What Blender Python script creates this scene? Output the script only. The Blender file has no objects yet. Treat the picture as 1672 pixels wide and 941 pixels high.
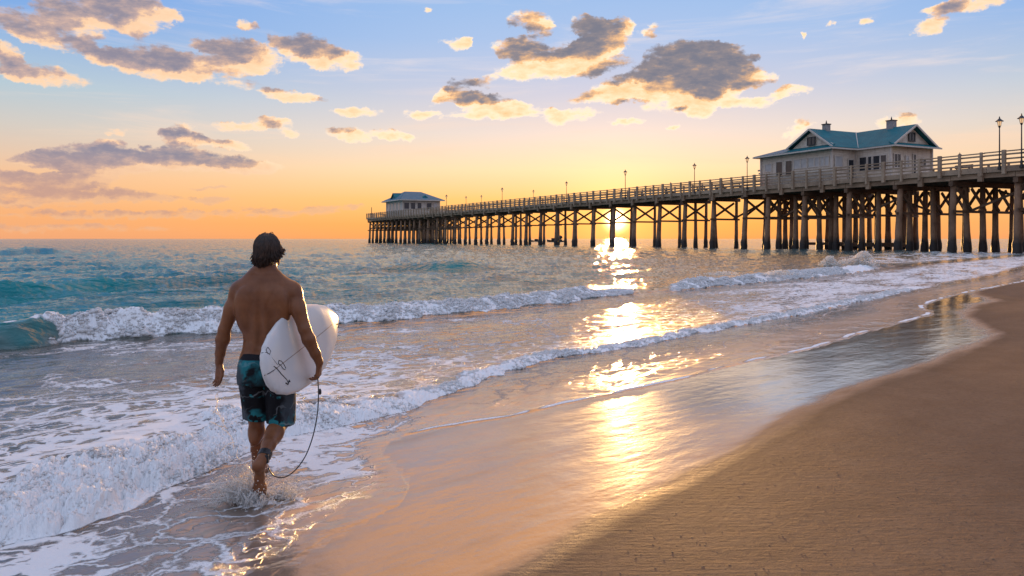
import bpy, math, random
import numpy as np
from mathutils import Vector, Matrix
random.seed(7)
np.random.seed(7)
R = math.radians
SC = bpy.context.scene
COL = SC.collection

# ------------------------------------------------------------------ camera
FPX, CX, HY, CAMH = 1300.0, 836.0, 390.0, 1.75      # focal length in px of a 1672 px wide frame
cam_d = bpy.data.cameras.new('camera')
cam_d.sensor_width = 36.0
cam_d.lens = 36.0 * FPX / 1672.0
cam_d.shift_y = -(470.5 - HY) / 1672.0
cam_d.clip_start = 0.05
cam_d.clip_end = 60000.0
cam = bpy.data.objects.new('camera', cam_d)
cam.location = (0, 0, CAMH)
cam.rotation_euler = (R(90), 0, 0)
COL.objects.link(cam)
SC.camera = cam

# ------------------------------------------------------------------ render look
SC.view_settings.view_transform = 'Standard'
SC.view_settings.look = 'None'
SC.view_settings.exposure = 0.12
SC.view_settings.gamma = 1.0
SC.view_settings.use_curve_mapping = False
SC.cycles.max_bounces = 6
SC.cycles.diffuse_bounces = 2
SC.cycles.glossy_bounces = 3
SC.cycles.transmission_bounces = 4
SC.cycles.volume_bounces = 0
SC.cycles.transparent_max_bounces = 8
SC.cycles.sample_clamp_indirect = 4.0
SC.cycles.sample_clamp_direct = 0.0
SC.cycles.use_adaptive_sampling = True
SC.cycles.caustics_reflective = False
SC.cycles.caustics_refractive = False

# ------------------------------------------------------------------ sun
SUN_AZ = math.atan((1006 - CX) / FPX)                # to the right of the view axis
SUN_EL = R(1.35)
sun_dir = Vector((math.sin(SUN_AZ) * math.cos(SUN_EL), math.cos(SUN_AZ) * math.cos(SUN_EL), math.sin(SUN_EL)))
sd = bpy.data.lights.new('sun', 'SUN')
sd.energy = 5.0
sd.angle = R(0.9)
sd.color = (1.0, 0.54, 0.19)
sun = bpy.data.objects.new('sun', sd)
sun.rotation_euler = sun_dir.to_track_quat('Z', 'Y').to_euler()
COL.objects.link(sun)

# ------------------------------------------------------------------ node helper
class NT:
    def __init__(s, tree):
        s.t = tree; s.n = tree.nodes; s.l = tree.links
    def new(s, typ, **kw):
        n = s.n.new(typ)
        for k, v in kw.items(): setattr(n, k, v)
        return n
    def put(s, sock, v):
        if isinstance(v, bpy.types.NodeSocket): s.l.new(v, sock)
        elif v is not None: sock.default_value = v
    def m(s, op, a, b=None, c=None, clamp=False):
        n = s.new('ShaderNodeMath', operation=op, use_clamp=clamp)
        s.put(n.inputs[0], a)
        if b is not None: s.put(n.inputs[1], b)
        if c is not None: s.put(n.inputs[2], c)
        return n.outputs[0]
    def vm(s, op, a, b=None, scale=None):
        n = s.new('ShaderNodeVectorMath', operation=op)
        s.put(n.inputs[0], a)
        if b is not None: s.put(n.inputs[1], b)
        if scale is not None: s.put(n.inputs['Scale'], scale)
        return n.outputs['Value'] if op in ('LENGTH', 'DOT_PRODUCT', 'DISTANCE') else n.outputs[0]
    def mix(s, f, a, b, mode='MIX', clamp=True):
        n = s.new('ShaderNodeMix', data_type='RGBA', blend_type=mode)
        n.clamp_factor = clamp
        s.put(n.inputs[0], f)
        for i, v in ((6, a), (7, b)):
            if isinstance(v, (tuple, list)) and len(v) == 3: v = (*v, 1)
            s.put(n.inputs[i], v)
        return n.outputs[2]
    def rng(s, v, a, b, c=0.0, d=1.0, kind='LINEAR'):
        n = s.new('ShaderNodeMapRange', interpolation_type=kind)
        s.put(n.inputs[0], v)
        for i, x in zip((1, 2, 3, 4), (a, b, c, d)): s.put(n.inputs[i], x)
        return n.outputs[0]
    def ramp(s, v, stops, interp='LINEAR'):
        n = s.new('ShaderNodeValToRGB')
        cr = n.color_ramp; cr.interpolation = interp
        while len(cr.elements) < len(stops): cr.elements.new(0.5)
        for e, (p, c) in zip(cr.elements, stops):
            e.position = p; e.color = (*c, 1) if len(c) == 3 else c
        s.put(n.inputs[0], v)
        return n.outputs[0]
    def noise(s, vec, scale, detail=4, rough=0.5, dist=0.0, out=0, lac=2.0):
        n = s.new('ShaderNodeTexNoise')
        s.put(n.inputs['Vector'], vec)
        for k, v in (('Scale', scale), ('Detail', detail), ('Roughness', rough), ('Distortion', dist), ('Lacunarity', lac)):
            s.put(n.inputs[k], v)
        return n.outputs[out]
    def mapping(s, vec, loc=(0, 0, 0), rot=(0, 0, 0), scale=(1, 1, 1), typ='POINT'):
        n = s.new('ShaderNodeMapping', vector_type=typ)
        s.put(n.inputs[0], vec)
        n.inputs[1].default_value = loc; n.inputs[2].default_value = rot; n.inputs[3].default_value = scale
        return n.outputs[0]
    def xyz(s, v):
        n = s.new('ShaderNodeSeparateXYZ'); s.put(n.inputs[0], v); return n.outputs
    def comb(s, x=0.0, y=0.0, z=0.0):
        n = s.new('ShaderNodeCombineXYZ')
        for i, v in enumerate((x, y, z)): s.put(n.inputs[i], v)
        return n.outputs[0]

# ------------------------------------------------------------------ world: sunset sky with clouds
# clouds: azimuth / elevation in degrees come from this table of centre, half sizes, turn and weight
CLOUDS = [
 (195,12,85,34,-8,1.5),(110,30,60,24,-18,1.2),(50,48,70,22,-18,1.1),(200,38,50,20,-12,1.0),(5,88,38,18,-18,1.2),(70,122,70,17,-8,.9),(25,118,40,12,0,.7),
 (270,22,30,12,0,.85),(150,80,40,14,-25,.75),(400,42,20,11,-10,.8),(205,98,60,17,0,1.0),(265,103,80,27,-5,1.35),
 (305,108,45,20,0,1.0),(330,72,34,10,0,.7),(385,92,60,30,-5,1.5),(425,98,45,20,-10,1.0),(455,72,30,15,-8,.9),
 (500,80,45,28,-5,1.3),(540,95,62,21,-6,1.25),(475,158,62,12,-4,.95),(300,118,260,12,-8,.42),
 (385,208,50,10,-3,.8),(445,200,38,11,0,.85),(470,216,26,8,0,.7),(300,224,42,15,-8,1.2),(360,236,60,9,-6,.95),
 (300,205,30,6,0,.5),(170,234,22,7,0,.8),(195,234,18,8,0,.8),(240,238,12,5,0,.7),(190,215,22,7,0,.6),
 (95,262,75,12,0,1.2),(165,260,95,24,0,1.6),(235,262,60,15,0,1.1),(280,253,42,19,0,1.4),(320,264,60,17,0,1.3),(395,270,75,14,-3,1.3),
 (50,293,110,12,0,.95),(130,292,80,12,0,.9),(100,315,160,12,0,.85),(200,322,120,9,0,.75),(20,330,120,9,0,.6),(345,327,45,8,0,.7),(345,306,52,4,0,.6),
 (270,350,200,8,0,.6),(120,352,140,9,0,.5),(480,345,120,9,0,.55),(560,338,60,6,0,.5),(90,372,260,8,0,.5),
 (590,183,55,9,0,.6),(690,188,38,10,0,.7),(560,215,45,10,-4,.7),(580,225,34,9,-4,.9),(640,222,50,10,-6,.9),(570,182,24,10,0,.45),
 (745,72,34,12,0,.8),(700,18,14,5,0,.5),(750,158,45,16,-8,1.2),(800,172,60,20,-6,1.3),(845,180,40,14,-4,1.0),(780,190,80,9,0,.55),(715,165,20,12,45,.5),
 (850,80,55,21,0,1.35),(865,34,45,19,-5,.85),(885,50,30,14,0,.6),(965,42,42,18,-3,1.25),(1010,45,34,17,10,1.0),(985,66,60,28,12,1.5),(945,92,80,26,12,1.4),
 (870,112,90,20,10,.95),(960,110,90,18,8,.9),(765,135,48,11,0,.6),(1060,48,22,9,10,.6),(1065,60,16,8,0,.5),(900,182,35,8,0,.7),(925,190,65,13,4,.8),
 (1110,92,70,26,5,1.6),(1165,100,72,32,-8,1.7),(1120,128,110,36,3,1.8),(1035,142,90,24,8,1.3),(1160,152,70,26,8,1.1),(1080,108,50,12,0,.8),
 (1000,158,90,14,4,.8),(1230,128,48,16,4,1.0),(1115,172,90,15,0,.7),(1225,168,48,11,0,.8),(1290,150,48,11,6,.8),(1145,184,30,11,0,.75),(1025,199,34,8,0,.7),(1100,207,18,5,0,.5),
 (1235,93,14,7,-20,.6),(1195,72,40,5,-8,.35),(1600,4,60,13,8,.85),(1540,14,40,9,8,.8),(1522,43,32,13,12,.95),(1412,35,18,8,5,.7),(1310,60,10,6,0,.7),(1358,42,12,5,0,.6),
 (1465,198,40,11,0,.95),(1305,208,34,13,35,.65),(760,70,18,10,0,.5),
]
def azel(px, py):
    u = (px - CX) / FPX; v = (HY - py) / FPX
    az = math.atan(u)
    return math.degrees(az), math.degrees(math.atan(v * math.cos(az)))

def cloud_group():
    g = bpy.data.node_groups.new('cloud_density', 'ShaderNodeTree')
    g.interface.new_socket('P', in_out='INPUT', socket_type='NodeSocketVector')
    g.interface.new_socket('D', in_out='OUTPUT', socket_type='NodeSocketFloat')
    t = NT(g)
    gi = t.new('NodeGroupInput'); go = t.new('NodeGroupOutput')
    P = gi.outputs[0]
    # billowing edge: warp the position before measuring the clouds
    w1 = t.noise(P, 0.7, 6, 0.66, out=1)
    off = t.vm('MULTIPLY', t.vm('SUBTRACT', w1, (0.5, 0.5, 0.5)), (2.3, 1.15, 0))
    Q = t.vm('ADD', P, off)
    acc = None
    for (cx, cy, rx, ry, rot, w) in CLOUDS:
        a, e = azel(cx, cy)
        n = t.new('ShaderNodeMapping', vector_type='TEXTURE')
        t.put(n.inputs[0], Q)
        n.inputs[1].default_value = (a, e, 0)
        n.inputs[2].default_value = (0, 0, R(rot))
        n.inputs[3].default_value = (rx * 0.044 * 1.0, ry * 0.044 * 1.12, 1)
        gr = t.new('ShaderNodeTexGradient', gradient_type='SPHERICAL')
        t.l.new(n.outputs[0], gr.inputs[0])
        acc = t.m('MULTIPLY', gr.outputs[1], w) if acc is None else t.m('MULTIPLY_ADD', gr.outputs[1], w, acc)
    n2 = t.noise(t.mapping(P, scale=(0.7, 1.6, 1)), 1.1, 7, 0.62)
    accs = t.m('MULTIPLY', t.m('SUBTRACT', 1.0, t.m('EXPONENT', t.m('MULTIPLY', acc, -2.6))), 1.0)
    d = t.m('ADD', accs, t.m('MULTIPLY', t.m('SUBTRACT', n2, 0.5), 1.6))
    inside = t.rng(acc, 0.0, 0.22)
    d = t.m('MULTIPLY', t.m('SUBTRACT', d, 0.28), inside)
    t.l.new(t.m('MAXIMUM', d, 0.0), go.inputs[0])
    return g

world = bpy.data.worlds.new('World')
SC.world = world
world.use_nodes = True
wt = NT(world.node_tree)
for n in list(wt.n): wt.n.remove(n)
wout = wt.new('ShaderNodeOutputWorld')
bg = wt.new('ShaderNodeBackground')
bg.inputs['Strength'].default_value = 0.10
wt.l.new(bg.outputs[0], wout.inputs[0])
tc = wt.new('ShaderNodeTexCoord')
DIR = wt.vm('NORMALIZE', tc.outputs['Generated'])
dx, dy, dz = wt.xyz(DIR)
DEG = 180 / math.pi
az = wt.m('MULTIPLY', wt.m('ARCTAN2', dx, dy), DEG)
el = wt.m('MULTIPLY', wt.m('ARCSINE', dz), DEG)
sky = wt.new('ShaderNodeTexSky', sky_type='NISHITA')
sky.sun_disc = False
sky.sun_elevation = SUN_EL
sky.sun_rotation = SUN_AZ
sky.air_density = 1.2; sky.dust_density = 1.5; sky.ozone_density = 1.5
# vertical colour run of the evening sky towards the sun and away from it
e01 = wt.rng(wt.m('POWER', wt.m('DIVIDE', wt.m('MAXIMUM', el, 0.0), 90.0), 0.5), 0, 1)
def ep(d): return math.sqrt(d / 90.0)
front = wt.ramp(e01, [(0.0, (.92, .34, .10)), (ep(1.0), (1.0, .42, .10)), (ep(2.8), (1.0, .55, .18)), (ep(5.0), (.96, .69, .42)), (ep(7.5), (.76, .66, .60)),
                      (ep(10.5), (.52, .56, .69)), (ep(14), (.35, .50, .76)), (ep(18), (.27, .46, .77)), (ep(35), (.42, .52, .80)), (1.0, (.46, .56, .78))])
side = wt.ramp(e01, [(0.0, (.82, .36, .18)), (ep(1.5), (.86, .41, .18)), (ep(4.0), (.84, .50, .29)), (ep(7.0), (.60, .55, .50)), (ep(9.5), (.42, .54, .62)),
                     (ep(14), (.20, .38, .72)), (ep(18), (.16, .33, .74)), (ep(35), (.42, .52, .80)), (1.0, (.46, .56, .78))])
back = wt.ramp(e01, [(0.0, (.46, .42, .50)), (ep(5), (.54, .48, .56)), (ep(12), (.54, .54, .68)), (ep(25), (.48, .56, .78)), (1.0, (.42, .53, .78))])
sunaz = math.degrees(SUN_AZ)
daz = wt.m('ABSOLUTE', wt.m('SUBTRACT', az, sunaz + 0.0))
grad = wt.mix(wt.rng(daz, 8, 44, kind='SMOOTHSTEP'), front, side)
grad = wt.mix(wt.rng(daz, 50, 120, kind='SMOOTHSTEP'), grad, back)
# aureole round the sun
sv = wt.vm('DOT_PRODUCT', DIR, tuple(sun_dir))
ang = wt.m('MULTIPLY', wt.m('ARCCOSINE', wt.m('MINIMUM', sv, 0.9999999)), DEG)
def lobe(sig, p=1.0):
    return wt.m('EXPONENT', wt.m('MULTIPLY', wt.m('POWER', wt.m('DIVIDE', ang, sig), p), -1.0))
def addc(base, fac, col):
    return wt.vm('ADD', base, wt.vm('SCALE', col, scale=fac))
c = addc(grad, lobe(7.0, 1.4), (.15, .06, .015))
c = addc(c, lobe(2.6, 1.2), (.50, .27, .07))
c = addc(c, lobe(0.52, 2.0), (16.0, 9.5, 4.2))
c = wt.vm('ADD', c, wt.vm('SCALE', sky.outputs[0], scale=0.012))
# clouds
P2 = wt.comb(az, el, 0.0)
cg = cloud_group()
d0n = wt.new('ShaderNodeGroup'); d0n.node_tree = cg; wt.l.new(P2, d0n.inputs[0])
d0 = d0n.outputs[0]
# second reading, a step towards the sun (below the clouds)
tosun = wt.vm('SUBTRACT', (sunaz, -4.0, 0.0), P2)
step = wt.vm('SCALE', wt.vm('NORMALIZE', tosun), scale=1.35)
d1n = wt.new('ShaderNodeGroup'); d1n.node_tree = cg; wt.l.new(wt.vm('ADD', P2, step), d1n.inputs[0])
d1 = d1n.outputs[0]
depth = wt.m('ADD', wt.m('MULTIPLY', d0, 0.30), wt.m('MULTIPLY', d1, 0.95))
lit = wt.ramp(wt.m('MULTIPLY', depth, 1.0), [(0.0, (1.2, 1.0, .78)), (0.10, (1.15, .88, .60)), (0.30, (1.0, .58, .28)), (0.52, (.60, .38, .25)), (0.74, (.29, .25, .265)), (1, (.20, .20, .25))])
litfar = wt.ramp(wt.m('MULTIPLY', depth, 1.0), [(0.0, (1.0, .72, .50)), (0.25, (.92, .60, .38)), (0.5, (.56, .40, .36)), (0.85, (.32, .28, .33)), (1, (.27, .25, .32))])
litc = wt.mix(wt.rng(ang, 14, 34), lit, litfar)
lowc = wt.mix(wt.rng(depth, 0.0, 0.8), (.86, .50, .28), (.46, .29, .27))
litc = wt.mix(wt.rng(el, 3.2, 5.6), lowc, litc)
alpha = wt.rng(d0, 0.0, 0.50, kind='SMOOTHSTEP')
alpha = wt.m('MULTIPLY', alpha, wt.rng(el, 0.0, 6.0, 0.55, 1.0))
# only the half of the sky in front has the photographed clouds; the other half a faint high veil
alpha = wt.m('MULTIPLY', alpha, wt.rng(wt.m('ABSOLUTE', az), 60, 75, 1, 0))
c = wt.mix(alpha, c, litc)
# thin drawn-out veils between the clouds
ci = wt.noise(wt.mapping(P2, rot=(0, 0, R(7)), scale=(.055, .50, 1)), 1.0, 7, .62, .6)
ci = wt.m('MULTIPLY', wt.rng(ci, .50, .74, kind='SMOOTHSTEP'), wt.m('MULTIPLY', wt.rng(el, 2.0, 6.0), .42))
c = wt.mix(wt.m('MULTIPLY', ci, wt.m('SUBTRACT', 1.0, alpha)), c, wt.mix(wt.rng(el, 4, 12), (1.0, .62, .36), (.98, .80, .70)))
# added bright cloud glow, out of view above, so the wet sand reflects gold
added_glow = wt.m('MULTIPLY', wt.rng(el, 16.9, 19.0, kind='SMOOTHSTEP'), wt.rng(el, 36.0, 52.0, 1, 0, kind='SMOOTHSTEP'))
added_glow = wt.m('MULTIPLY', added_glow, wt.rng(wt.m('ABSOLUTE', wt.m('SUBTRACT', az, 10.0)), 16, 38, 1, 0, kind='SMOOTHSTEP'))
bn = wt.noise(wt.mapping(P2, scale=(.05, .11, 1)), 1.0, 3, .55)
added_glow = wt.m('MULTIPLY', added_glow, wt.rng(bn, .30, .55, .6, 1.0))
c = wt.mix(added_glow, c, (2.25, .98, .29))
below = wt.rng(el, -0.6, 0.0)
c = wt.mix(below, (.16, .15, .16), c)
wt.l.new(wt.vm('SCALE', c, scale=10.0), bg.inputs['Color'])
world.cycles.sampling_method = 'MANUAL'
world.cycles.sample_map_resolution = 1024

# ------------------------------------------------------------------ mesh helpers
def tag(o, label=None, cat=None, group=None, kind=None):
    if label: o['label'] = label
    if cat: o['category'] = cat
    if group: o['group'] = group
    if kind: o['kind'] = kind
    return o

def empty(name, loc=(0, 0, 0), rz=0.0):
    o = bpy.data.objects.new(name, None)
    o.empty_display_size = 0.3
    o.location = loc; o.rotation_euler = (0, 0, rz)
    COL.objects.link(o)
    return o

class MB:
    def __init__(s): s.v = []; s.f = []
    def add(s, vs, fs):
        b = len(s.v); s.v += [tuple(p) for p in vs]; s.f += [tuple(i + b for i in f) for f in fs]
        return s
    def box(s, x0, x1, y0, y1, z0, z1):
        return s.add([(x0, y0, z0), (x1, y0, z0), (x1, y1, z0), (x0, y1, z0), (x0, y0, z1), (x1, y0, z1), (x1, y1, z1), (x0, y1, z1)],
                     [(0, 3, 2, 1), (4, 5, 6, 7), (0, 1, 5, 4), (1, 2, 6, 5), (2, 3, 7, 6), (3, 0, 4, 7)])
    def beam(s, a, b, w, h, up=(0, 0, 1)):
        a = Vector(a); b = Vector(b); d = (b - a).normalized()
        u = Vector(up)
        if abs(d.dot(u)) > 0.99: u = Vector((1, 0, 0))
        sx = d.cross(u).normalized() * w / 2; sz = sx.cross(d).normalized() * h / 2
        vs = [p + q for p in (a, b) for q in (-sx - sz, sx - sz, sx + sz, -sx + sz)]
        return s.add(vs, [(0, 1, 2, 3)[::-1], (4, 5, 6, 7), (0, 1, 5, 4), (1, 2, 6, 5), (2, 3, 7, 6), (3, 0, 4, 7)])
    def tube(s, pts, rad, n=8, cap=True):
        pts = [Vector(p) for p in pts]
        if not isinstance(rad, (list, tuple)): rad = [rad] * len(pts)
        vs = []; fs = []
        prev = None
        for i, p in enumerate(pts):
            d = (pts[min(i + 1, len(pts) - 1)] - pts[max(i - 1, 0)]).normalized()
            if prev is None:
                a = Vector((0, 0, 1)) if abs(d.z) < 0.9 else Vector((1, 0, 0))
                x = d.cross(a).normalized()
            else:
                x = (prev - d * prev.dot(d))
                x = x.normalized() if x.length > 1e-6 else d.orthogonal().normalized()
            prev = x
            y = d.cross(x)
            for k in range(n):
                t = 2 * math.pi * k / n
                vs.append(p + (x * math.cos(t) + y * math.sin(t)) * rad[i])
        for i in range(len(pts) - 1):
            for k in range(n):
                k2 = (k + 1) % n
                fs.append((i * n + k, i * n + k2, (i + 1) * n + k2, (i + 1) * n + k))
        if cap:
            fs.append(tuple(range(n))[::-1]); fs.append(tuple((len(pts) - 1) * n + k for k in range(n)))
        return s.add(vs, fs)
    def lathe(s, prof, n=12, c=(0, 0)):
        # prof: list of (radius, z)
        vs = [(c[0] + r * math.cos(2 * math.pi * k / n), c[1] + r * math.sin(2 * math.pi * k / n), z) for r, z in prof for k in range(n)]
        fs = [(i * n + k, i * n + (k + 1) % n, (i + 1) * n + (k + 1) % n, (i + 1) * n + k) for i in range(len(prof) - 1) for k in range(n)]
        fs += [tuple(range(n))[::-1], tuple((len(prof) - 1) * n + k for k in range(n))]
        return s.add(vs, fs)
    def prism(s, poly, off):
        # poly of 3d points extruded by vector off
        n = len(poly); off = Vector(off)
        vs = [Vector(p) for p in poly] + [Vector(p) + off for p in poly]
        fs = [tuple(range(n)), tuple(range(n, 2 * n))[::-1]] + [(i, i + n, (i + 1) % n + n, (i + 1) % n) for i in range(n)]
        return s.add(vs, fs)
    def build(s, name, mat, parent=None, smooth=False, bevel=0.0):
        me = bpy.data.meshes.new(name)
        me.from_pydata(s.v, [], s.f)
        me.update()
        me.materials.append(mat)
        import bmesh
        bm = bmesh.new(); bm.from_mesh(me); bmesh.ops.recalc_face_normals(bm, faces=bm.faces); bm.to_mesh(me); bm.free()
        o = bpy.data.objects.new(name, me)
        COL.objects.link(o)
        if parent is not None: o.parent = parent
        if smooth: me.shade_smooth()
        if bevel:
            md = o.modifiers.new('bevel', 'BEVEL'); md.width = bevel; md.segments = 1; md.limit_method = 'ANGLE'
        return o

def copy_tree(o, parent=None):
    c = o.copy(); COL.objects.link(c)
    if parent is not None: c.parent = parent
    for ch in list(o.children): copy_tree(ch, c)
    return c

# ------------------------------------------------------------------ materials
def material(name):
    m = bpy.data.materials.new(name); m.use_nodes = True
    t = NT(m.node_tree)
    p = t.n['Principled BSDF']
    return m, t, p

def objcoord(t):
    return t.new('ShaderNodeTexCoord').outputs['Object']
def bump(t, p, h, strength=0.5, dist=0.02, normal=None):
    b = t.new('ShaderNodeBump'); b.inputs['Strength'].default_value = strength; b.inputs['Distance'].default_value = dist
    t.put(b.inputs['Height'], h)
    if normal is not None: t.put(b.inputs['Normal'], normal)
    t.l.new(b.outputs[0], p.inputs['Normal'])
    return b

def wood_mat(name, c0, c1, c2, grain=(1, 1, 8), scale=1.2, rough=0.75, dark_below=None):
    m, t, p = material(name)
    oc = objcoord(t)
    oi = t.new('ShaderNodeObjectInfo').outputs['Random']
    v = t.vm('ADD', oc, t.comb(t.m('MULTIPLY', oi, 37.0), 0, 0))
    g = t.noise(t.mapping(v, scale=grain), scale, 6, 0.65)
    big = t.noise(v, 0.35, 4, 0.6)
    c = t.mix(t.rng(g, 0.3, 0.7), c0, c1)
    c = t.mix(t.rng(big, 0.42, 0.72), c, c2)
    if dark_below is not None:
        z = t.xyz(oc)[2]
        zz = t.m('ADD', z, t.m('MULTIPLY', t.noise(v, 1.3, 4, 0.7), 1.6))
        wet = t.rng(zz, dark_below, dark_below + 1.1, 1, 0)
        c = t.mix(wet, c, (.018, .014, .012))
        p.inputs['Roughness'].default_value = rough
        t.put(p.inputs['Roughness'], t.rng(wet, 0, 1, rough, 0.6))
    else:
        p.inputs['Roughness'].default_value = rough
    t.put(p.inputs['Base Color'], c)
    bump(t, p, g, 0.6, 0.03)
    return m

M = {}
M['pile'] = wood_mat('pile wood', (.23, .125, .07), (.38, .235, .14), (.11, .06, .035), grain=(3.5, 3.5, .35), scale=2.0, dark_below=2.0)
M['timber'] = wood_mat('weathered timber', (.27, .175, .11), (.40, .28, .18), (.16, .10, .06), grain=(.6, 4, 4), scale=2.0)
M['beam'] = wood_mat('dark beam timber', (.12, .068, .04), (.20, .12, .07), (.06, .035, .02), grain=(.6, 3, 3), scale=2.0)
M['rail'] = wood_mat('railing timber', (.34, .24, .155), (.48, .36, .25), (.20, .13, .085), grain=(.8, 3, 3), scale=2.5)
def wall_mat(name, c0, c1, board=0.28):
    m, t, p = material(name)
    oc = objcoord(t)
    x, y, z = t.xyz(oc)
    fr = t.m('FRACT', t.m('DIVIDE', z, board))
    groove = t.rng(t.m('ABSOLUTE', t.m('SUBTRACT', fr, 0.5)), 0.42, 0.5)
    n = t.noise(t.mapping(oc, scale=(1, 1, 3)), 0.8, 6, 0.7)
    st = t.noise(t.mapping(oc, scale=(3, 3, .3)), 1.0, 5, 0.7)
    c = t.mix(t.rng(n, .35, .7), c0, c1)
    c = t.mix(t.m('MULTIPLY', t.rng(st, .52, .75), .65), c, tuple(v * .45 for v in c1))
    t.put(p.inputs['Base Color'], c)
    p.inputs['Roughness'].default_value = 0.7
    bump(t, p, t.m('SUBTRACT', t.m('MULTIPLY', n, .2), groove), 0.7, 0.04)
    return m
M['wall'] = wall_mat('painted weatherboard', (.72, .64, .54), (.55, .46, .37))
M['wallfar'] = wall_mat('white weatherboard', (.66, .62, .56), (.48, .44, .39))
def simple(name, col, rough=.5, metal=0.0, var=0.25, sc=3.0, spec=None):
    m, t, p = material(name)
    n = t.noise(objcoord(t), sc, 5, .6)
    t.put(p.inputs['Base Color'], t.mix(t.rng(n, .3, .7), tuple(v * (1 - var) for v in col), tuple(min(1, v * (1 + var)) for v in col)))
    p.inputs['Roughness'].default_value = rough
    p.inputs['Metallic'].default_value = metal
    return m
def roof_mat(name, c0, c1, axis):
    m, t, p = material(name)
    oc = objcoord(t)
    a = t.xyz(oc)[axis]
    fr = t.m('ABSOLUTE', t.m('SUBTRACT', t.m('FRACT', t.m('DIVIDE', a, .55)), .5))
    seam = t.rng(fr, .42, .5)
    n = t.noise(oc, .7, 6, .65)
    c = t.mix(t.rng(n, .35, .7), c0, c1)
    c = t.mix(t.rng(t.noise(t.mapping(oc, scale=(2, 2, 2)), 1.5, 5, .7), .62, .8), c, (.20, .22, .22))
    t.put(p.inputs['Base Color'], c)
    p.inputs['Roughness'].default_value = .7; p.inputs['Specular IOR Level'].default_value = .25
    bump(t, p, seam, .6, .05)
    return m
M['roof'] = roof_mat('teal metal roof', (.010, .125, .155), (.016, .18, .21), 0)
M['roofgrey'] = roof_mat('weathered blue grey roof', (.05, .15, .21), (.09, .21, .27), 1)
M['trim'] = simple('white trim', (.56, .50, .44), .55, var=.15)
M['glass'] = simple('dark window glass', (.025, .03, .04), .08, var=.3)
M['blind'] = simple('pale window blind', (.42, .42, .42), .3, var=.2, sc=1.0)
M['iron'] = simple('black iron', (.035, .038, .042), .45, .3)
M['chimney'] = simple('chimney render', (.30, .28, .27), .8)
M['dark'] = simple('dark stuff', (.03, .026, .022), .8)
def glowmat(name, col, e):
    m, t, p = material(name)
    p.inputs['Base Color'].default_value = (*col, 1)
    p.inputs['Emission Color'].default_value = (*col, 1)
    p.inputs['Emission Strength'].default_value = e
    p.inputs['Roughness'].default_value = .3
    return m
M['lampglass'] = glowmat('lamp glass', (1.0, .62, .32), 0.55)

# ------------------------------------------------------------------ pier
PIER0 = Vector((59.2, 92.9, 0.0)); PR = math.atan2(236.5, -118.4)
pdir = Vector((math.cos(PR), math.sin(PR), 0)); pac = Vector((math.sin(PR), -math.cos(PR), 0))   # along, across (away)
def W(s, v, z=0.0): return PIER0 + pdir * s + pac * v + Vector((0, 0, z))
pier = empty('pier', PIER0, PR)
tag(pier, 'long weathered timber pier on braced piles running out over the sea', 'pier')
def L(s, v, z): return (s, -v, z)
DECK = 10.1
def width(s): return 14.4 if s < 46 else (5.6 if s < 207 else 17.5)
def sections(): return [(-40, 46, 14.4), (46, 207, 5.6), (207, 264.5, 17.5)]

rng = random.Random(3)
# piles: one shared mesh per kind, flared and crusted at the water line
def pile_mesh(batter, rs, seed):
    r = random.Random(seed)
    mb = MB()
    zs = [-3, -.6, 0, .5, 1.1, 1.7, 2.6, 4.5, 6.5, 8.45]
    rr = [.62, .60, .58, .55, .52, .47, .43, .40, .38, .36]
    n = 11
    vs = []
    for z, q in zip(zs, rr):
        for k in range(n):
            t = 2 * math.pi * k / n
            w = q * rs * (1 + r.uniform(-.06, .06) * (2.2 if z < 2 else .8))
            bx = batter * (8.45 - z) / 8.45
            vs.append((w * math.cos(t), bx + w * math.sin(t), z))
    fs = [(i * n + k, i * n + (k + 1) % n, (i + 1) * n + (k + 1) % n, (i + 1) * n + k) for i in range(len(zs) - 1) for k in range(n)]
    fs.append(tuple((len(zs) - 1) * n + k for k in range(n)))
    return mb.add(vs, fs)
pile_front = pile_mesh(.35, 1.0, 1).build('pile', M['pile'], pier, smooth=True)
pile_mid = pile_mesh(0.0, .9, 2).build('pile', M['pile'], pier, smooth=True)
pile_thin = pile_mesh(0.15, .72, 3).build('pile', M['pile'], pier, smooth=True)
spots = []
bents = []
s = -32.0
while s < 44: bents.append((s, 14.0, [0, 2.8, 5.6, 8.4, 11.2, 13.8])); s += 8.0
bents.append((45.0, 14.0, [0, 4.5, 9, 13.6]))
s = 49.5 + 3.5
while s < 205: bents.append((s, 5.0, [0.2, 5.1])); s += 7.9
s = 209.0
while s < 265: bents.append((s, 17.0, [0.2, 3.4, 6.8, 10.2, 13.6, 16.9])); s += 4.95
stuff = MB()
count = 0
used = set()
order = []
for bi, (s, w, vs) in enumerate(bents):
    for i, v in enumerate(vs):
        js = s + rng.uniform(-.35, .35); jv = v + rng.uniform(-.2, .2) * (i > 0)
        order.append((js, jv, i == 0, s))
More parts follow.
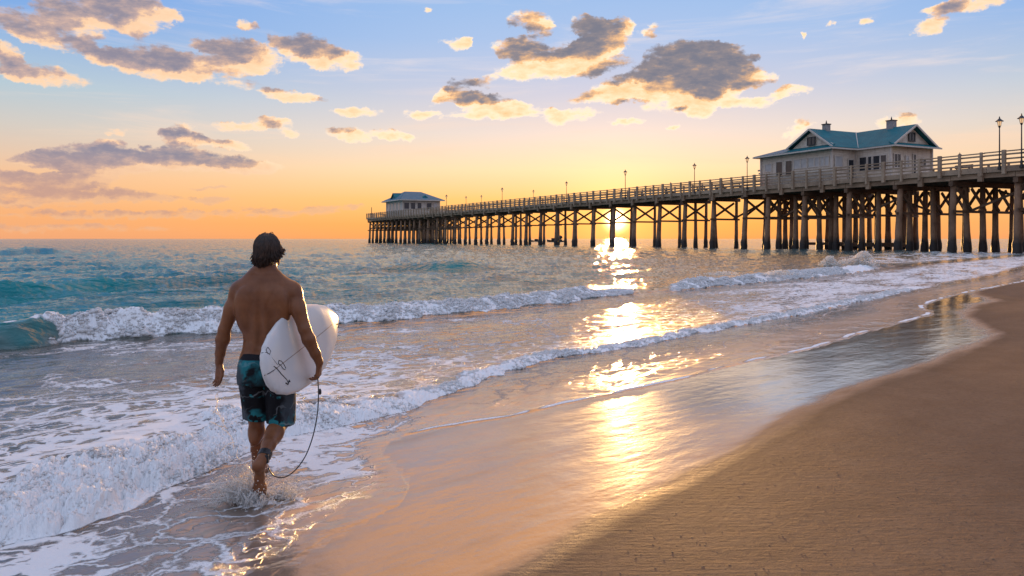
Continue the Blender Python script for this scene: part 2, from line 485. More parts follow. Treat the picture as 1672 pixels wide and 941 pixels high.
# a few loose raking piles in the middle run, doubled where the photograph shows pairs
for s in (54.2, 61.5, 88.0, 109.0, 131.0, 158.0, 36.0, 29.0, 21.5, 13.0):
    order.append((s + rng.uniform(-.3, .3), rng.uniform(1.5, 3.2), False, s))
order.sort(key=lambda q: (q[0] < -9, q[0]))
for js, jv, fr, s in order:
    thin = s > 46 and not fr
    src = pile_front if fr else (pile_thin if thin or s > 200 else pile_mid)
    rot = rng.uniform(0, 6.28); tilt = (rng.uniform(-.012, .012), rng.uniform(-.02, .02))
    if count < 98:
        o = src if src.name not in used else src.copy()
        if o is not src: COL.objects.link(o); o.parent = pier
        used.add(src.name)
        o.location = L(js, jv, 0)
        o.rotation_euler = (tilt[0], tilt[1], 0 if fr else rot)
        count += 1
    else:
        mt = Matrix.Translation(L(js, jv, 0)) @ Matrix.Rotation(0 if fr else rot, 4, 'Z') @ Matrix.Rotation(tilt[1], 4, 'Y')
        stuff.add([mt @ v.co for v in src.data.vertices], [tuple(p.vertices) for p in src.data.polygons])
o = stuff.build('pile', M['pile'], pier, smooth=True); o['kind'] = 'stuff'

# caps and cross bracing of every bent
for bi, (s, w, vs) in enumerate(bents):
    cap = MB(); cap.box(s - .28, s + .28, -(vs[-1] + .9), .75, 8.35, 8.95)
    cap.build('pile_cap', M['beam'], pier)
    br = MB()
    zt, zb = 8.1, 5.3
    br.box(s - .42, s - .22, -(vs[-1] + .6), .9, 5.0, 5.32)
    for i in range(len(vs) - 1):
        a, b = vs[i], vs[i + 1]
        if w > 16 and i % 2 == 1: pass
        br.beam(L(s - .40, a - .05, zt), L(s - .40, b, zb), .18, .36)
        br.beam(L(s + .40, b, zt), L(s + .40, a - .05, zb), .18, .36)
    if s < 46 and bi % 2 == 0:
        br.beam(L(s, vs[1], 8.1), L(s + 8.0, vs[1], 5.2), .2, .28)
        br.beam(L(s, vs[3], 5.2), L(s + 8.0, vs[3], 8.1), .2, .28)
    if s > 205:
        br.beam(L(s, 3, 8.1), L(s + 4.95, 3, 5.2), .2, .26)
    br.build('cross_brace', M['beam'], pier)
# deck, stringers and outer girder
for (s0, s1, w) in sections():
    d = MB(); d.box(s0, s1, -w, .95, 9.72, DECK - .02); d.build('deck', M['timber'], pier)
    st = MB()
    nst = max(3, int(w / 1.5))
    for k in range(1, nst + 1):
        v = k * w / (nst + .3)
        st.box(s0 + .05, s1 - .05, -v - .14, -v + .14, 8.95, 9.715)
    st.build('stringer', M['beam'], pier)
g = MB()
s = -40.0
while s < 264:
    s2 = min(s + 8.0, 264.3)
    z = rng.uniform(-.03, .03)
    g.box(s + .03, s2 - .03, .52, .78, 9.0 + z, 9.70)
    s = s2
g.build('outer_girder', M['timber'], pier)
f = MB()
s = -40.0
while s < 264:
    s2 = min(s + 5.4, 264.5)
    z = rng.uniform(-.03, .03)
    f.box(s + .02, s2 - .02, .955, 1.12, 9.66 + z, 10.28 + z)
    s = s2
f.build('fascia_board', M['rail'], pier)
# railing
RZ = 12.0
def runs():
    return [((-40, -1.02), (264.3, -1.02)), ((264.3, -1.02), (264.3, 17.3)), ((207.2, 5.7), (207.2, 17.3)), ((207.2, 17.3), (264.3, 17.3)),
            ((46, 5.4), (207, 5.4)), ((-40, 14.2), (46, 14.2)), ((46.2, 5.6), (46.2, 14.2))]
hr = MB()
for ri, (a, b) in enumerate(runs()):
    a = Vector(L(a[0], a[1], 0)); b = Vector(L(b[0], b[1], 0))
    n = max(1, int((b - a).length / 5.4)); 
    for k in range(n):
        p, q = a.lerp(b, k / n), a.lerp(b, (k + 1) / n)
        dd = (q - p).normalized() * .015
        for z, h, w in ((RZ, .12, .34), (11.62, .2, .08), (11.12, .2, .08), (10.62, .2, .08)):
            jz = rng.uniform(-.025, .025)
            hr.beam(p + dd + Vector((0, 0, z + jz)), q - dd + Vector((0, 0, z + jz + rng.uniform(-.02, .02))), w, h)
hr.build('handrail', M['rail'], pier)
post = MB(); post.box(-.13, .13, -.13, .13, 9.35, 12.16)
post0 = None
k = 0
s = -12.4
while s < 250:
    big = int(round(s / 2.7)) % 3 == 0
    o = post.build('rail_post', M['rail'], pier) if post0 is None else post0.copy()
    if post0 is None: post0 = o
    else: COL.objects.link(o); o.parent = pier
    o.location = L(s + rng.uniform(-.1, .1), -1.26, -.05 if not big else 0)
    o.scale = (1.5, 1.3, 1.0) if big else (1, 1, 1)
    s += 2.7
rest = MB()
for (a, b) in runs():
    a = Vector(L(a[0], a[1], 0)); b = Vector(L(b[0], b[1], 0)); n = max(1, int((b - a).length / 2.7))
    for k in range(n + 1):
        p = a.lerp(b, k / n)
        if abs(p.y - 1.02) < .1 and -13 < p.x < 250: continue
        rest.box(p.x - .12, p.x + .12, p.y - .12, p.y + .12, 9.75, 12.14)
o = rest.build('rail_post', M['rail'], pier); o['kind'] = 'stuff'
# blocks and bolted brackets hanging under the fascia
hb = MB()
s = -20.0
while s < 200:
    hb = MB(); hb.box(s - .3, s + .3, .80, 1.15, 8.5 + rng.uniform(-.1, .2), 9.64); s += 8.0
    hb.build('bracket_block', M['timber'], pier)
# low fender timbers at the water line under the near building
fb = MB()
fb.box(20.5, 33, -7.4, -6.8, .55, 1.15); fb.box(22, 41, -10.6, -10.0, .7, 1.15); fb.beam(L(27, 3, .9), L(35, 9, 1.1), .5, .5)
fb.build('fender_beam', M['beam'], pier)

# ------------------------------------------------------------------ buildings on the pier
def house(name, s, v, label):
    b = empty(name, W(s, v, DECK), PR); tag(b, label, 'building'); return b
nb = house('pier_house', 21.3, 0.3, 'cream building with teal gabled roof and two chimneys on the near part of the pier')
# local: x = s-21.3, y = -(v-0.3)
EZ = 4.95
def H(s, v, z): return (s - 21.3, -(v - .3), z)
def wallmb(mb, s0, v0, s1, v1, z0, z1, th=.18):
    a = Vector(H(s0, v0, 0)); b = Vector(H(s1, v1, 0)); mid = (z0 + z1) / 2
    return mb.beam(a + Vector((0, 0, mid)), b + Vector((0, 0, mid)), th, z1 - z0)
w = MB()
wallmb(w, 27.4, .3, 41.5, .3, 0, EZ)
wallmb(w, 27.49, .4, 27.49, 5.2, 0, EZ)
wallmb(w, 27.4, 5.3, 21.3, 5.3, 0, EZ)
wallmb(w, 21.39, 5.4, 21.39, 13.9, 0, EZ)
wallmb(w, 21.3, 14, 41.5, 14, 0, EZ)
wallmb(w, 41.41, .4, 41.41, 13.9, 0, EZ)
w.build('wall', M['wall'], nb)
# gable ends
GW = 4.0
gm = MB()
gm.prism([H(27.0, .22, EZ + .62), H(35.0, .22, EZ + .62), H(31.0, .22, 8.0)], (0, -.16, 0))
gm.build('gable', M['wall'], nb); gm = MB()
gm.prism([H(21.3, 5.5, EZ + .5), H(21.3, 13.8, EZ + .5), H(21.3, 9.65, 7.95)], (.16, 0, 0))
gm.build('gable', M['wall'], nb)
def slab(mb, pts, t=.14):
    a, b, c = Vector(pts[0]), Vector(pts[1]), Vector(pts[2])
    n = (b - a).cross(c - a).normalized()
    if n.z < 0: n = -n
    mb.prism([Vector(p) + n * .0 for p in pts], n * t)
r = MB()
# wing one: ridge across the pier at s=31
slab(r, [H(31, -.35, 8.2), H(26.6, -.35, 5.05), H(26.6, 5.0, 5.05), H(31, 9.65, 8.2)])
slab(r, [H(31, -.35, 8.2), H(31, 14.5, 8.2), H(35.6, 14.5, 5.7), H(35.6, -.35, 5.62)])
# wing two: ridge along the pier at v=9.65
slab(r, [H(20.5, 9.65, 8.16), H(31, 9.65, 8.16), H(26.7, 4.85, 5.0), H(20.5, 4.85, 5.0)])
slab(r, [H(20.5, 9.65, 8.16), H(20.5, 14.5, 5.0), H(31, 14.5, 5.0), H(31, 9.65, 8.16)])
r.build('roof', M['roof'], nb)
r2 = MB()
# skirt under the gables and the low hipped part to seaward
slab(r2, [H(26.5, -.75, 4.95), H(35.8, -.75, 4.95), H(35.4, .5, 5.6), H(26.9, .5, 5.6)])
r2.build('skirt_roof', M['roof'], nb); r2 = MB()
slab(r2, [H(20.2, 4.7, 4.95), H(20.2, 14.7, 4.95), H(21.5, 14.3, 5.5), H(21.5, 5.1, 5.5)])
r2.build('skirt_roof', M['roof'], nb)
r3 = MB()
slab(r3, [H(42.3, -.75, 4.9), H(35.2, -.75, 4.95), H(34.6, 3.2, 6.5), H(38.0, 6.0, 6.9)], .12)
slab(r3, [H(34.6, 3.2, 6.5), H(34.6, 10.5, 6.5), H(38.0, 7.5, 6.9), H(38.0, 6.0, 6.9)], .12)
slab(r3, [H(42.3, -.75, 4.9), H(38.0, 6.0, 6.9), H(38.0, 7.5, 6.9), H(42.3, 14.8, 4.9)], .12)
slab(r3, [H(42.3, 14.8, 4.9), H(38.0, 7.5, 6.9), H(34.6, 10.5, 6.5), H(34.6, 14.8, 4.95)], .12)
r3.build('hip_roof', M['roofgrey'], nb)
tr = MB()
def tbar(a, b, w=.12, h=.22): tr.beam(H(*a), H(*b), w, h)
tbar((26.45, -.86, 4.93), (42.4, -.86, 4.85)); tbar((26.35, -.9, 4.93), (26.35, 4.75, 4.93)); tbar((26.35, 4.62, 4.93), (20.1, 4.62, 4.93))
tbar((20.08, 4.6, 4.93), (20.08, 14.8, 4.93)); tbar((42.42, -.8, 4.85), (42.42, 14.8, 4.85))
tbar((31, -.5, 8.18), (26.6, -.5, 5.15), .1, .26); tbar((31, -.5, 8.18), (35.5, -.5, 5.62), .1, .26)
tbar((20.4, 9.65, 8.14), (20.4, 4.9, 5.15), .1, .26); tbar((20.4, 9.65, 8.14), (20.4, 14.4, 5.15), .1, .26)
tbar((31, 9.65, 8.34), (26.65, 4.95, 5.2), .14, .1)
for (s_, v_) in ((27.3, .18), (41.6, .18), (27.28, 5.25), (21.2, 5.2), (21.2, 14.1)): tr.box(*[q for ab in zip(H(s_ - .13, v_ + .13, 0), H(s_ + .13, v_ - .13, EZ)) for q in ab])
tr.build('trim_board', M['trim'], nb)
def chimney(s_, v_, z0, z1, wd):
    c = MB(); x, y, _ = H(s_, v_, 0)
    c.box(x - wd, x + wd, y - wd, y + wd, z0, z1 - .2); ch = c.build('chimney', M['chimney'], nb)
    c = MB(); c.box(x - wd - .09, x + wd + .09, y - wd - .09, y + wd + .09, z1 - .199, z1 - .06); c.lathe([(.12, z1 - .06), (.10, z1 + .2), (.02, z1 + .5)], 8, (x, y))
    c.build('chimney_cap', M['iron'], ch)
chimney(31, 3.2, 7.6, 9.3, .42); chimney(24.6, 9.65, 7.6, 9.45, .50)
def window(par, Hf, s0, v0, s1, v1, z0, z1, mat='glass', nx=1, nrm=(0, 1), name='window', fmat='trim'):
    # frame standing proud of the wall; nrm is the outward direction in (s, v)
    a = Vector(Hf(s0, v0, 0)); b = Vector(Hf(s1, v1, 0)); o = Vector(Hf(nrm[0], nrm[1], 0)) - Vector(Hf(0, 0, 0))
    fr = MB()
    A, B = a + o * .13, b + o * .13
    up = Vector((0, 0, 1))
    t = (B - A).normalized() * .08
    for z in (z0, z1): fr.beam(A - t + up * z, B + t + up * z, .12, .14)
    for k in range(nx + 1):
        q = A.lerp(B, k / nx)
        fr.beam(q + up * (z0 + .07), q + up * (z1 - .07), .12 if k in (0, nx) else .09, .12, up=tuple(o))
    w = fr.build(name, M[fmat], par)
    pn = MB(); P0, P1 = a + o * .10, b + o * .10
    pn.beam(P0 + up * (z0 + z1) / 2, P1 + up * (z0 + z1) / 2, .05, z1 - z0)
    pn.build('pane', M[mat], w)
    return w
N = (0, -1)
def wA(s0, s1, z0, z1, mat, nx=1): window(nb, H, s1, .3, s0, .3, z0, z1, mat, nx, N)
wA(39.3, 40.7, 2.5, 3.7, 'blind'); wA(36.9, 38.3, 1.6, 3.9, 'glass'); wA(34.9, 36.3, 1.6, 3.9, 'glass')
wA(33.3, 34.6, 2.5, 3.9, 'blind'); wA(32.0, 33.2, 2.5, 3.9, 'blind'); wA(30.6, 31.7, 2.5, 3.9, 'blind'); wA(29.6, 30.5, 2.5, 3.9, 'blind')
wA(28.7, 29.4, 2.5, 3.9, 'blind'); wA(27.8, 28.6, 2.5, 3.9, 'blind')
window(nb, H, 27.4, .8, 27.4, 2.4, 2.3, 3.9, 'blind', 1, (-1, 0)); window(nb, H, 27.4, 3.6, 27.4, 4.8, .1, 3.5, 'glass', 1, (-1, 0), name='door')
for a_, b_ in ((26.6, 25.3), (25.1, 24.4), (24.2, 23.0), (22.9, 21.9)): window(nb, H, a_, 5.3, b_, 5.3, 1.7, 3.8, 'glass', 1, N)
window(nb, H, 21.3, 5.8, 21.3, 7.2, 1.9, 3.9, 'glass', 2, (-1, 0)); window(nb, H, 21.3, 8.3, 21.3, 9.0, 2.0, 3.7, 'blind', 1, (-1, 0))
window(nb, H, 21.3, 9.9, 21.3, 10.5, .1, 4.0, 'glass', 1, (-1, 0), name='door'); window(nb, H, 21.3, 12.0, 21.3, 12.7, 2.2, 3.4, 'glass', 1, (-1, 0))
window(nb, H, 31.7, .12, 30.3, .12, 5.85, 7.0, 'glass', 2, N, fmat='iron'); window(nb, H, 21.3, 9.0, 21.3, 10.3, 5.9, 7.1, 'glass', 2, (-1, 0), fmat='iron')

fb_ = house('pier_house', 223.0, 0.5, 'small white building with blue hipped roof at the far end of the pier')
def F(s, v, z): return (s - 223, -(v - .5), z)
w = MB()
FE = 6.0
def fw(s0, v0, s1, v1):
    a = Vector(F(s0, v0, FE / 2)); b = Vector(F(s1, v1, FE / 2)); w.beam(a, b, .2, FE)
fw(223, .5, 242, .5); fw(223.1, .6, 223.1, 14.9); fw(242, 15, 223, 15); fw(241.9, .6, 241.9, 14.9)
w.build('wall', M['wallfar'], fb_)
r = MB()
def fs(*p): slab(r, [F(*q) for q in p], .2)
r0, r1, rz, ev = (232.5, 4.6, 9.4), (232.5, 11.0, 9.4), 9.4, 5.9
fs((221.5, -1.0, ev), (243.5, -1.0, ev), r0); fs((243.5, -1.0, ev), (243.5, 16.5, ev), r1, r0)
fs((243.5, 16.5, ev), (221.5, 16.5, ev), r1); fs((221.5, 16.5, ev), (221.5, -1.0, ev), r0, r1)
r.build('roof', M['roofgrey'], fb_)
r = MB()
fs((232.5, -.2, 8.7), (229.6, -.2, 6.6), (229.6, 2.2, 6.9), (232.5, 3.8, 8.8)); fs((232.5, -.2, 8.7), (232.5, 3.8, 8.8), (235.4, 2.2, 6.9), (235.4, -.2, 6.6))
r.prism([F(230, .2, 6.4), F(235, .2, 6.4), F(232.5, .2, 8.6)], (0, -.3, 0))
r.build('dormer', M['roof'], fb_); r = MB()
r.prism([F(224.2, 8.1, 6.6), F(224.2, 11.4, 6.6), F(224.2, 9.75, 7.9)], (3.2, 0, 0))
r.build('dormer', M['roof'], fb_)
tr = MB()
for a_, b_ in (((221.4, -1.1), (243.6, -1.1)), ((221.4, -1.1), (221.4, 16.6)), ((243.6, -1.1), (243.6, 16.6))): tr.beam(F(*a_, 5.88), F(*b_, 5.88), .15, .36)
for q in ((223, .45), (222.95, 15), (242, .4)): tr.beam(F(*q, 0), F(*q, 5.7), .3, .3)
tr.build('trim_board', M['trim'], fb_)
for a_, b_, mt in ((1.0, 3.0, 'glass'), (3.6, 5.4, 'glass'), (6.2, 7.8, 'glass'), (9.8, 11.8, 'glass'), (12.6, 14.0, 'blind')):
    window(fb_, F, 223, a_, 223, b_, 2.6, 5.0, mt, 1, (-1, 0))
for a_, b_ in ((226, 228.5), (230, 232.5), (234, 236.5), (238, 240.5)): window(fb_, F, b_, .5, a_, .5, 2.4, 5.0, 'blind', 1, N)
sk = MB()
for k in range(60):
    v_ = 1.2 + k * .27; x, y, _ = F(220.5, v_, 0); sk.box(x - .04, x + .04, y - .1, y + .1, 0, 2.3)
sk.beam(F(220.58, 1, 2.2), F(220.58, 17.3, 2.2), .1, .18); sk.beam(F(220.58, 1, .5), F(220.58, 17.3, .5), .1, .18)
pf = sk; x_ = fb_
o = pf.build('picket_fence', M['trim'], None); o.location = W(223, .5, DECK); o.rotation_euler = (0, 0, PR)
tag(o, 'pale picket fence in front of the far pier building', 'fence')

# ------------------------------------------------------------------ lamp posts
def make_lamp():
    r = empty('street_lamp', (0, 0, 0))
    p = MB(); p.lathe([(.20, 0), (.20, .25), (.14, .3), (.12, .8), (.075, 1.0), (.065, 3.0), (.055, 5.05), (.12, 5.1), (.06, 5.2)], 10); p.build('post', M['iron'], r, smooth=False)
    h = MB(); h.lathe([(.13, 5.2), (.17, 5.28), (.13, 5.3)], 8)
    for k in range(6):
        t = math.pi / 3 * k; h.tube([(.15 * math.cos(t), .15 * math.sin(t), 5.28), (.25 * math.cos(t), .25 * math.sin(t), 5.82)], .018, 4)
    h.build('lantern_frame', M['iron'], r)
    g = MB(); g.lathe([(.13, 5.3), (.235, 5.81)], 6); g.build('lantern_glass', M['lampglass'], r)
    c = MB(); c.lathe([(.42, 5.82), (.40, 5.88), (.22, 6.02), (.12, 6.16), (.05, 6.2), (.07, 6.28), (.02, 6.45)], 12); c.build('lantern_cap', M['iron'], r)
    return r
lamp0 = make_lamp()
lamps = [ # s from pixel column, across, scale, label
 (1632, -1.26, .97, 'tall black lantern post on the pier railing, second from the right edge'),
 (1668, -1.26, .97, 'tall black lantern post on the pier railing at the right edge'),
 (1220, -1.26, .86, 'black lantern post beside the seaward corner of the cream building'),
 (1134, -1.26, .85, 'black lantern post standing second seaward of the cream building'),
 (1021, -1.26, .93, 'lantern post rising just right of the setting sun'),
 (925, -1.26, .80, 'thin lantern post on the railing left of the sun glow'),
 (871, 4.9, .72, 'thin lantern post on the back railing between two taller front ones'),
 (820, -1.26, .88, 'dark lantern post standing on the middle of the far half of the pier'),
 (786, 4.9, .76, 'small lantern post on the back railing of the far half of the pier'),
 (761, 4.9, .80, 'small lantern post, second shoreward of the far white building'),
 (729, 4.9, 1.0, 'lantern post closest to the far white building'),
 (1095, 4.9, .46, 'short lantern post on the back railing right of the sun'),
 (1567, 13.8, .62, 'short lantern post on the back railing right of the cream building'),
]
def s_of(px, v):
    k = (px - CX) / FPX
    a = W(0, v)
    return (a.x - a.y * k) / (-pdir.x + pdir.y * k)
for i, (px, v, sc, lab) in enumerate(lamps):
    o = lamp0 if i == 0 else copy_tree(lamp0)
    o.location = W(s_of(px, v), v, DECK + (.02 if v > 0 else -.2)); o.scale = (sc * 1.1, sc * 1.1, sc)
    tag(o, lab, 'street lamp', 'lantern posts along the pier')
# benches on the deck seen through the railing
def make_bench():
    r = empty('bench')
    b = MB(); 
    for y in (-.22, -.02, .18): b.box(-.95, .95, y - .08, y + .08, .46, .52)
    b.build('seat', M['beam'], r)
    b = MB()
    for z in (.66, .86): b.box(-.95, .95, -.36, -.30, z - .07, z + .07)
    b.build('backrest', M['beam'], r)
    for x in (-.8, .8):
        b = MB(); b.box(x - .05, x + .05, -.2, .2, 0, .46); b.box(x - .05, x + .05, -.3, -.22, 0, .95); b.build('leg', M['iron'], r)
    return r
b0 = make_bench()
blab = ['bench behind the railing nearest the cream building on its seaward side', 'second bench seaward of the cream building', 'third bench seaward of the cream building',
        'fourth bench seaward of the cream building', 'fifth bench seaward of the cream building', 'bench behind the railing right of the cream building']
for i, (s_, v) in enumerate(((49.5, 2.2), (53.5, 2.2), (58.5, 2.2), (68, 2.2), (78, 2.2), (9.5, 4.5))):
    o = b0 if i == 0 else copy_tree(b0)
    o.location = W(s_, v, DECK); o.rotation_euler = (0, 0, PR + math.pi); o.scale = (1.3, 1.3, 1.3)
    tag(o, blab[i], 'bench', 'benches on the pier deck')
# flag pole / masts on the far end
for i, (s_, v, h, lab) in enumerate(((258, -.8, 4.4, 'thick bare mast post on the far end railing of the pier'), (263, 8, 4.6, 'thin pole at the outermost corner of the pier'))):
    m_ = MB(); m_.lathe([(.16 - .08 * i, 0), (.12 - .06 * i, h)], 6); o = m_.build('mast_post', M['beam'], None); o.location = W(s_, v, DECK + .0); tag(o, lab, 'post')
# small board sign beside the lamp left of the near building
sg = MB(); sg.box(-.04, .04, -.04, .04, 0, 2.7)
so = empty('sign_post', W(44.3, 3.0, DECK), PR); tag(so, 'small double board sign left of the cream building', 'sign')
sg.build('post', M['iron'], so); sg = MB(); sg.box(-.9, .9, .05, .12, 3.0, 3.25); sg.box(-.7, .7, .05, .12, 2.5, 2.72); sg.build('board', M['chimney'], so)
# little workboats moored far out behind the pier
def boat(px, Y, ln, lab, crown=False):
    r = empty('moored_boat', ((px - CX) / FPX * Y, Y, 0), 0.15); tag(r, lab, 'boat', 'dark boats moored behind the pier')
    h = MB(); n = 9; vs = []; 
    for i in range(n):
        t = i / (n - 1); x = (t - .5) * ln; wd = ln * .16 * (1 - abs(2 * t - 1) ** 3) + .05; z1 = ln * .13 + ln * .07 * (2 * t - 1) ** 2
        vs += [(x * .9, -wd * .5, -.3), (x, -wd, z1), (x, wd, z1), (x * .9, wd * .5, -.3)]
    fs_ = [(i * 4 + k, i * 4 + (k + 1) % 4, (i + 1) * 4 + (k + 1) % 4, (i + 1) * 4 + k) for i in range(n - 1) for k in range(4)] + [(0, 1, 2, 3), tuple((n - 1) * 4 + k for k in range(4))]
    h.add(vs, fs_); h.build('hull', M['dark'], r)
    c = MB(); c.box(-ln * .12, ln * .2, -ln * .08, ln * .08, ln * .12, ln * .30); c.build('cabin', M['dark'], r)
    if crown:
        c = MB(); c.lathe([(ln * .02, ln * .3), (ln * .2, ln * .42), (ln * .26, ln * .55), (ln * .18, ln * .7), (ln * .03, ln * .76)], 10); c.build('canopy', M['dark'], r)
boat(875, 420, 5.5, 'leftmost of the low dark boats seen between the pier piles'); boat(903, 430, 7, 'middle low dark boat left of the sun'); boat(915, 420, 4.6, 'dark boat with a rounded canopy left of the sun', True)

# ------------------------------------------------------------------ shore: numpy fields in world metres
def perlin(x, y, seed=0):
    x = np.asarray(x, np.float64); y = np.asarray(y, np.float64)
    xi = np.floor(x).astype(np.int64); yi = np.floor(y).astype(np.int64)
    xf = x - xi; yf = y - yi
    def grad(ix, iy, fx, fy):
        h = (ix * 374761393 + iy * 668265263 + seed * 974634777) & 0xffffffff
        h = ((h ^ (h >> 13)) * 1274126177) & 0xffffffff
        a = ((h ^ (h >> 16)) & 0xffff) * (2 * np.pi / 65536.0)
        return np.cos(a) * fx + np.sin(a) * fy
    u = xf * xf * xf * (xf * (xf * 6 - 15) + 10); v = yf * yf * yf * (yf * (yf * 6 - 15) + 10)
    a = grad(xi, yi, xf, yf); b = grad(xi + 1, yi, xf - 1, yf)
    c_ = grad(xi, yi + 1, xf, yf - 1); d = grad(xi + 1, yi + 1, xf - 1, yf - 1)
    return ((a + (b - a) * u) + ((c_ + (d - c_) * u) - (a + (b - a) * u)) * v) * 1.4
def fbm(x, y, o=4, seed=0, g=.5):
    s = 0; a = 1.0; f = 1.0
    for i in range(o): s = s + a * perlin(x * f, y * f, seed + i); a *= g; f *= 2.03
    return s
def billow(x, y, o=4, seed=0, g=.5):
    s = 0; a = 1.0; f = 1.0; n = 0
    for i in range(o): s = s + a * (1 - np.abs(perlin(x * f, y * f, seed + i)) * 2); n += a; a *= g; f *= 2.1
    return s / n
def puff(x, y, o=4, seed=0, g=.55):
    s = 0; a = 1.0; f = 1.0; n = 0
    for i in range(o): s = s + a * np.sqrt(np.abs(perlin(x * f, y * f, seed + i)) + .0) * 1.25; n += a; a *= g; f *= 2.1
    return s / n
def sst(x, a, b):
    t = np.clip((x - a) / (b - a), 0, 1); return t * t * (3 - 2 * t)
def g2w(pts):
    out = []
    for px, py in pts:
        Y = FPX * CAMH / (py - HY); out.append(((px - CX) / FPX * Y, Y))
    return np.array(out)
def resample(P, n=3):
    # gentle corner rounding (Chaikin)
    for _ in range(n - 1):
        Q = [P[0]]
        for a, b in zip(P[:-1], P[1:]): Q += [a * .75 + b * .25, a * .25 + b * .75]
        Q.append(P[-1]); P = np.array(Q)
    return P
def sdist(P, X, Y, close):
    """distance to polyline P, positive inside the polygon P + close"""
    best = np.full(X.shape, 1e18)
    for (ax, ay), (bx, by) in zip(P[:-1], P[1:]):
        vx, vy = bx - ax, by - ay; L2 = vx * vx + vy * vy
        t = np.clip(((X - ax) * vx + (Y - ay) * vy) / L2, 0, 1)
        d = (X - ax - t * vx) ** 2 + (Y - ay - t * vy) ** 2
        np.minimum(best, d, out=best)
    poly = np.vstack([P, np.array(close)])
    ins = np.zeros(X.shape, bool)
    q = np.roll(poly, -1, axis=0)
    for (ax, ay), (bx, by) in zip(poly, q):
        if ay == by: continue
        c_ = ((ay > Y) != (by > Y)) & (X < (bx - ax) * (Y - ay) / (by - ay) + ax)
        ins ^= c_
    d = np.sqrt(best)
    return np.where(ins, d, -d)
FAR = [(60000, 90000), (-60000, 90000), (-60000, -50)]
L3 = resample(g2w([(0, 1500), (330, 1050), (420, 960), (520, 890), (600, 850), (665, 812), (660, 770), (610, 738), (650, 711), (750, 695), (836, 681), (936, 657), (1050, 634), (1156, 609), (1168, 603), (1261, 583),
                   (1336, 567), (1366, 557), (1420, 541), (1500, 520), (1528, 511), (1500, 500), (1560, 482), (1620, 470), (1672, 460)]), 3)
L3 = np.vstack([[L3[0] + np.array([-2, -6])], L3, [[60, 82], [200, 260]]])
DRY = resample(g2w([(500, 1100), (700, 1000), (845, 945), (960, 885), (1050, 832), (1130, 790), (1215, 745), (1270, 715), (1335, 672), (1400, 640), (1460, 620), (1530, 600), (1580, 578), (1650, 545),
                    (1610, 533), (1590, 516), (1600, 499), (1650, 491), (1610, 485), (1590, 475), (1640, 464), (1672, 460)]), 3)
DRY = np.vstack([[[-1.5, -8]], DRY, [[62, 80], [210, 255]]])
L2 = resample(g2w([(-300, 1050), (-100, 930), (20, 885), (90, 868), (130, 848), (240, 803), (285, 790), (335, 768), (400, 745), (470, 722), (560, 695), (640, 680), (760, 635), (836, 605), (911, 587), (1036, 567),
                   (1186, 537), (1286, 519), (1400, 495), (1481, 476), (1560, 462), (1620, 452)]), 3)
L2 = np.vstack([[L2[0] + np.array([-3, -3])], L2, [[70, 100], [200, 280]]])
L1 = resample(g2w([(-500, 620), (-200, 590), (0, 570), (80, 560), (150, 551), (260, 549), (360, 543), (560, 529), (700, 516), (830, 503), (930, 494), (1010, 482), (1100, 474), (1200, 466), (1300, 457), (1430, 441), (1520, 430), (1600, 423)]), 3)
L1 = np.vstack([[L1[0] + np.array([-40, -10])], L1, [[130, 170], [400, 500]]])
S1 = resample(g2w([(-300, 505), (-50, 494), (130, 484), (250, 478), (380, 471), (470, 468), (560, 470)]), 3)
S2 = resample(g2w([(560, 449), (640, 447), (740, 446), (820, 444)]), 2)
S3 = resample(g2w([(150, 460), (230, 462), (330, 466), (420, 464)]), 2)
S4 = resample(g2w([(10, 418), (60, 417), (130, 416)]), 2)

def bumpwave(P, X, Y, h, front, backw, ends=1.5):
    # short swell with tapered ends
    D = sdist(np.vstack([[P[0] + (P[0] - P[1]) * 50], P, [P[-1] + (P[-1] - P[-2]) * 50]]), X, Y, [(P[-1][0] + 900, P[-1][1] + 900), (P[0][0] - 900, P[0][1] + 900)])
    t = P[-1] - P[0]; Ln = np.hypot(*t); a = ((X - P[0][0]) * t[0] + (Y - P[0][1]) * t[1]) / Ln ** 2
    env = sst(a, -.05, .2) * (1 - sst(a, .75, 1.1))
    return h * env * sst(D, -.2, front) * np.exp(-np.maximum(D - front, 0) / backw), D

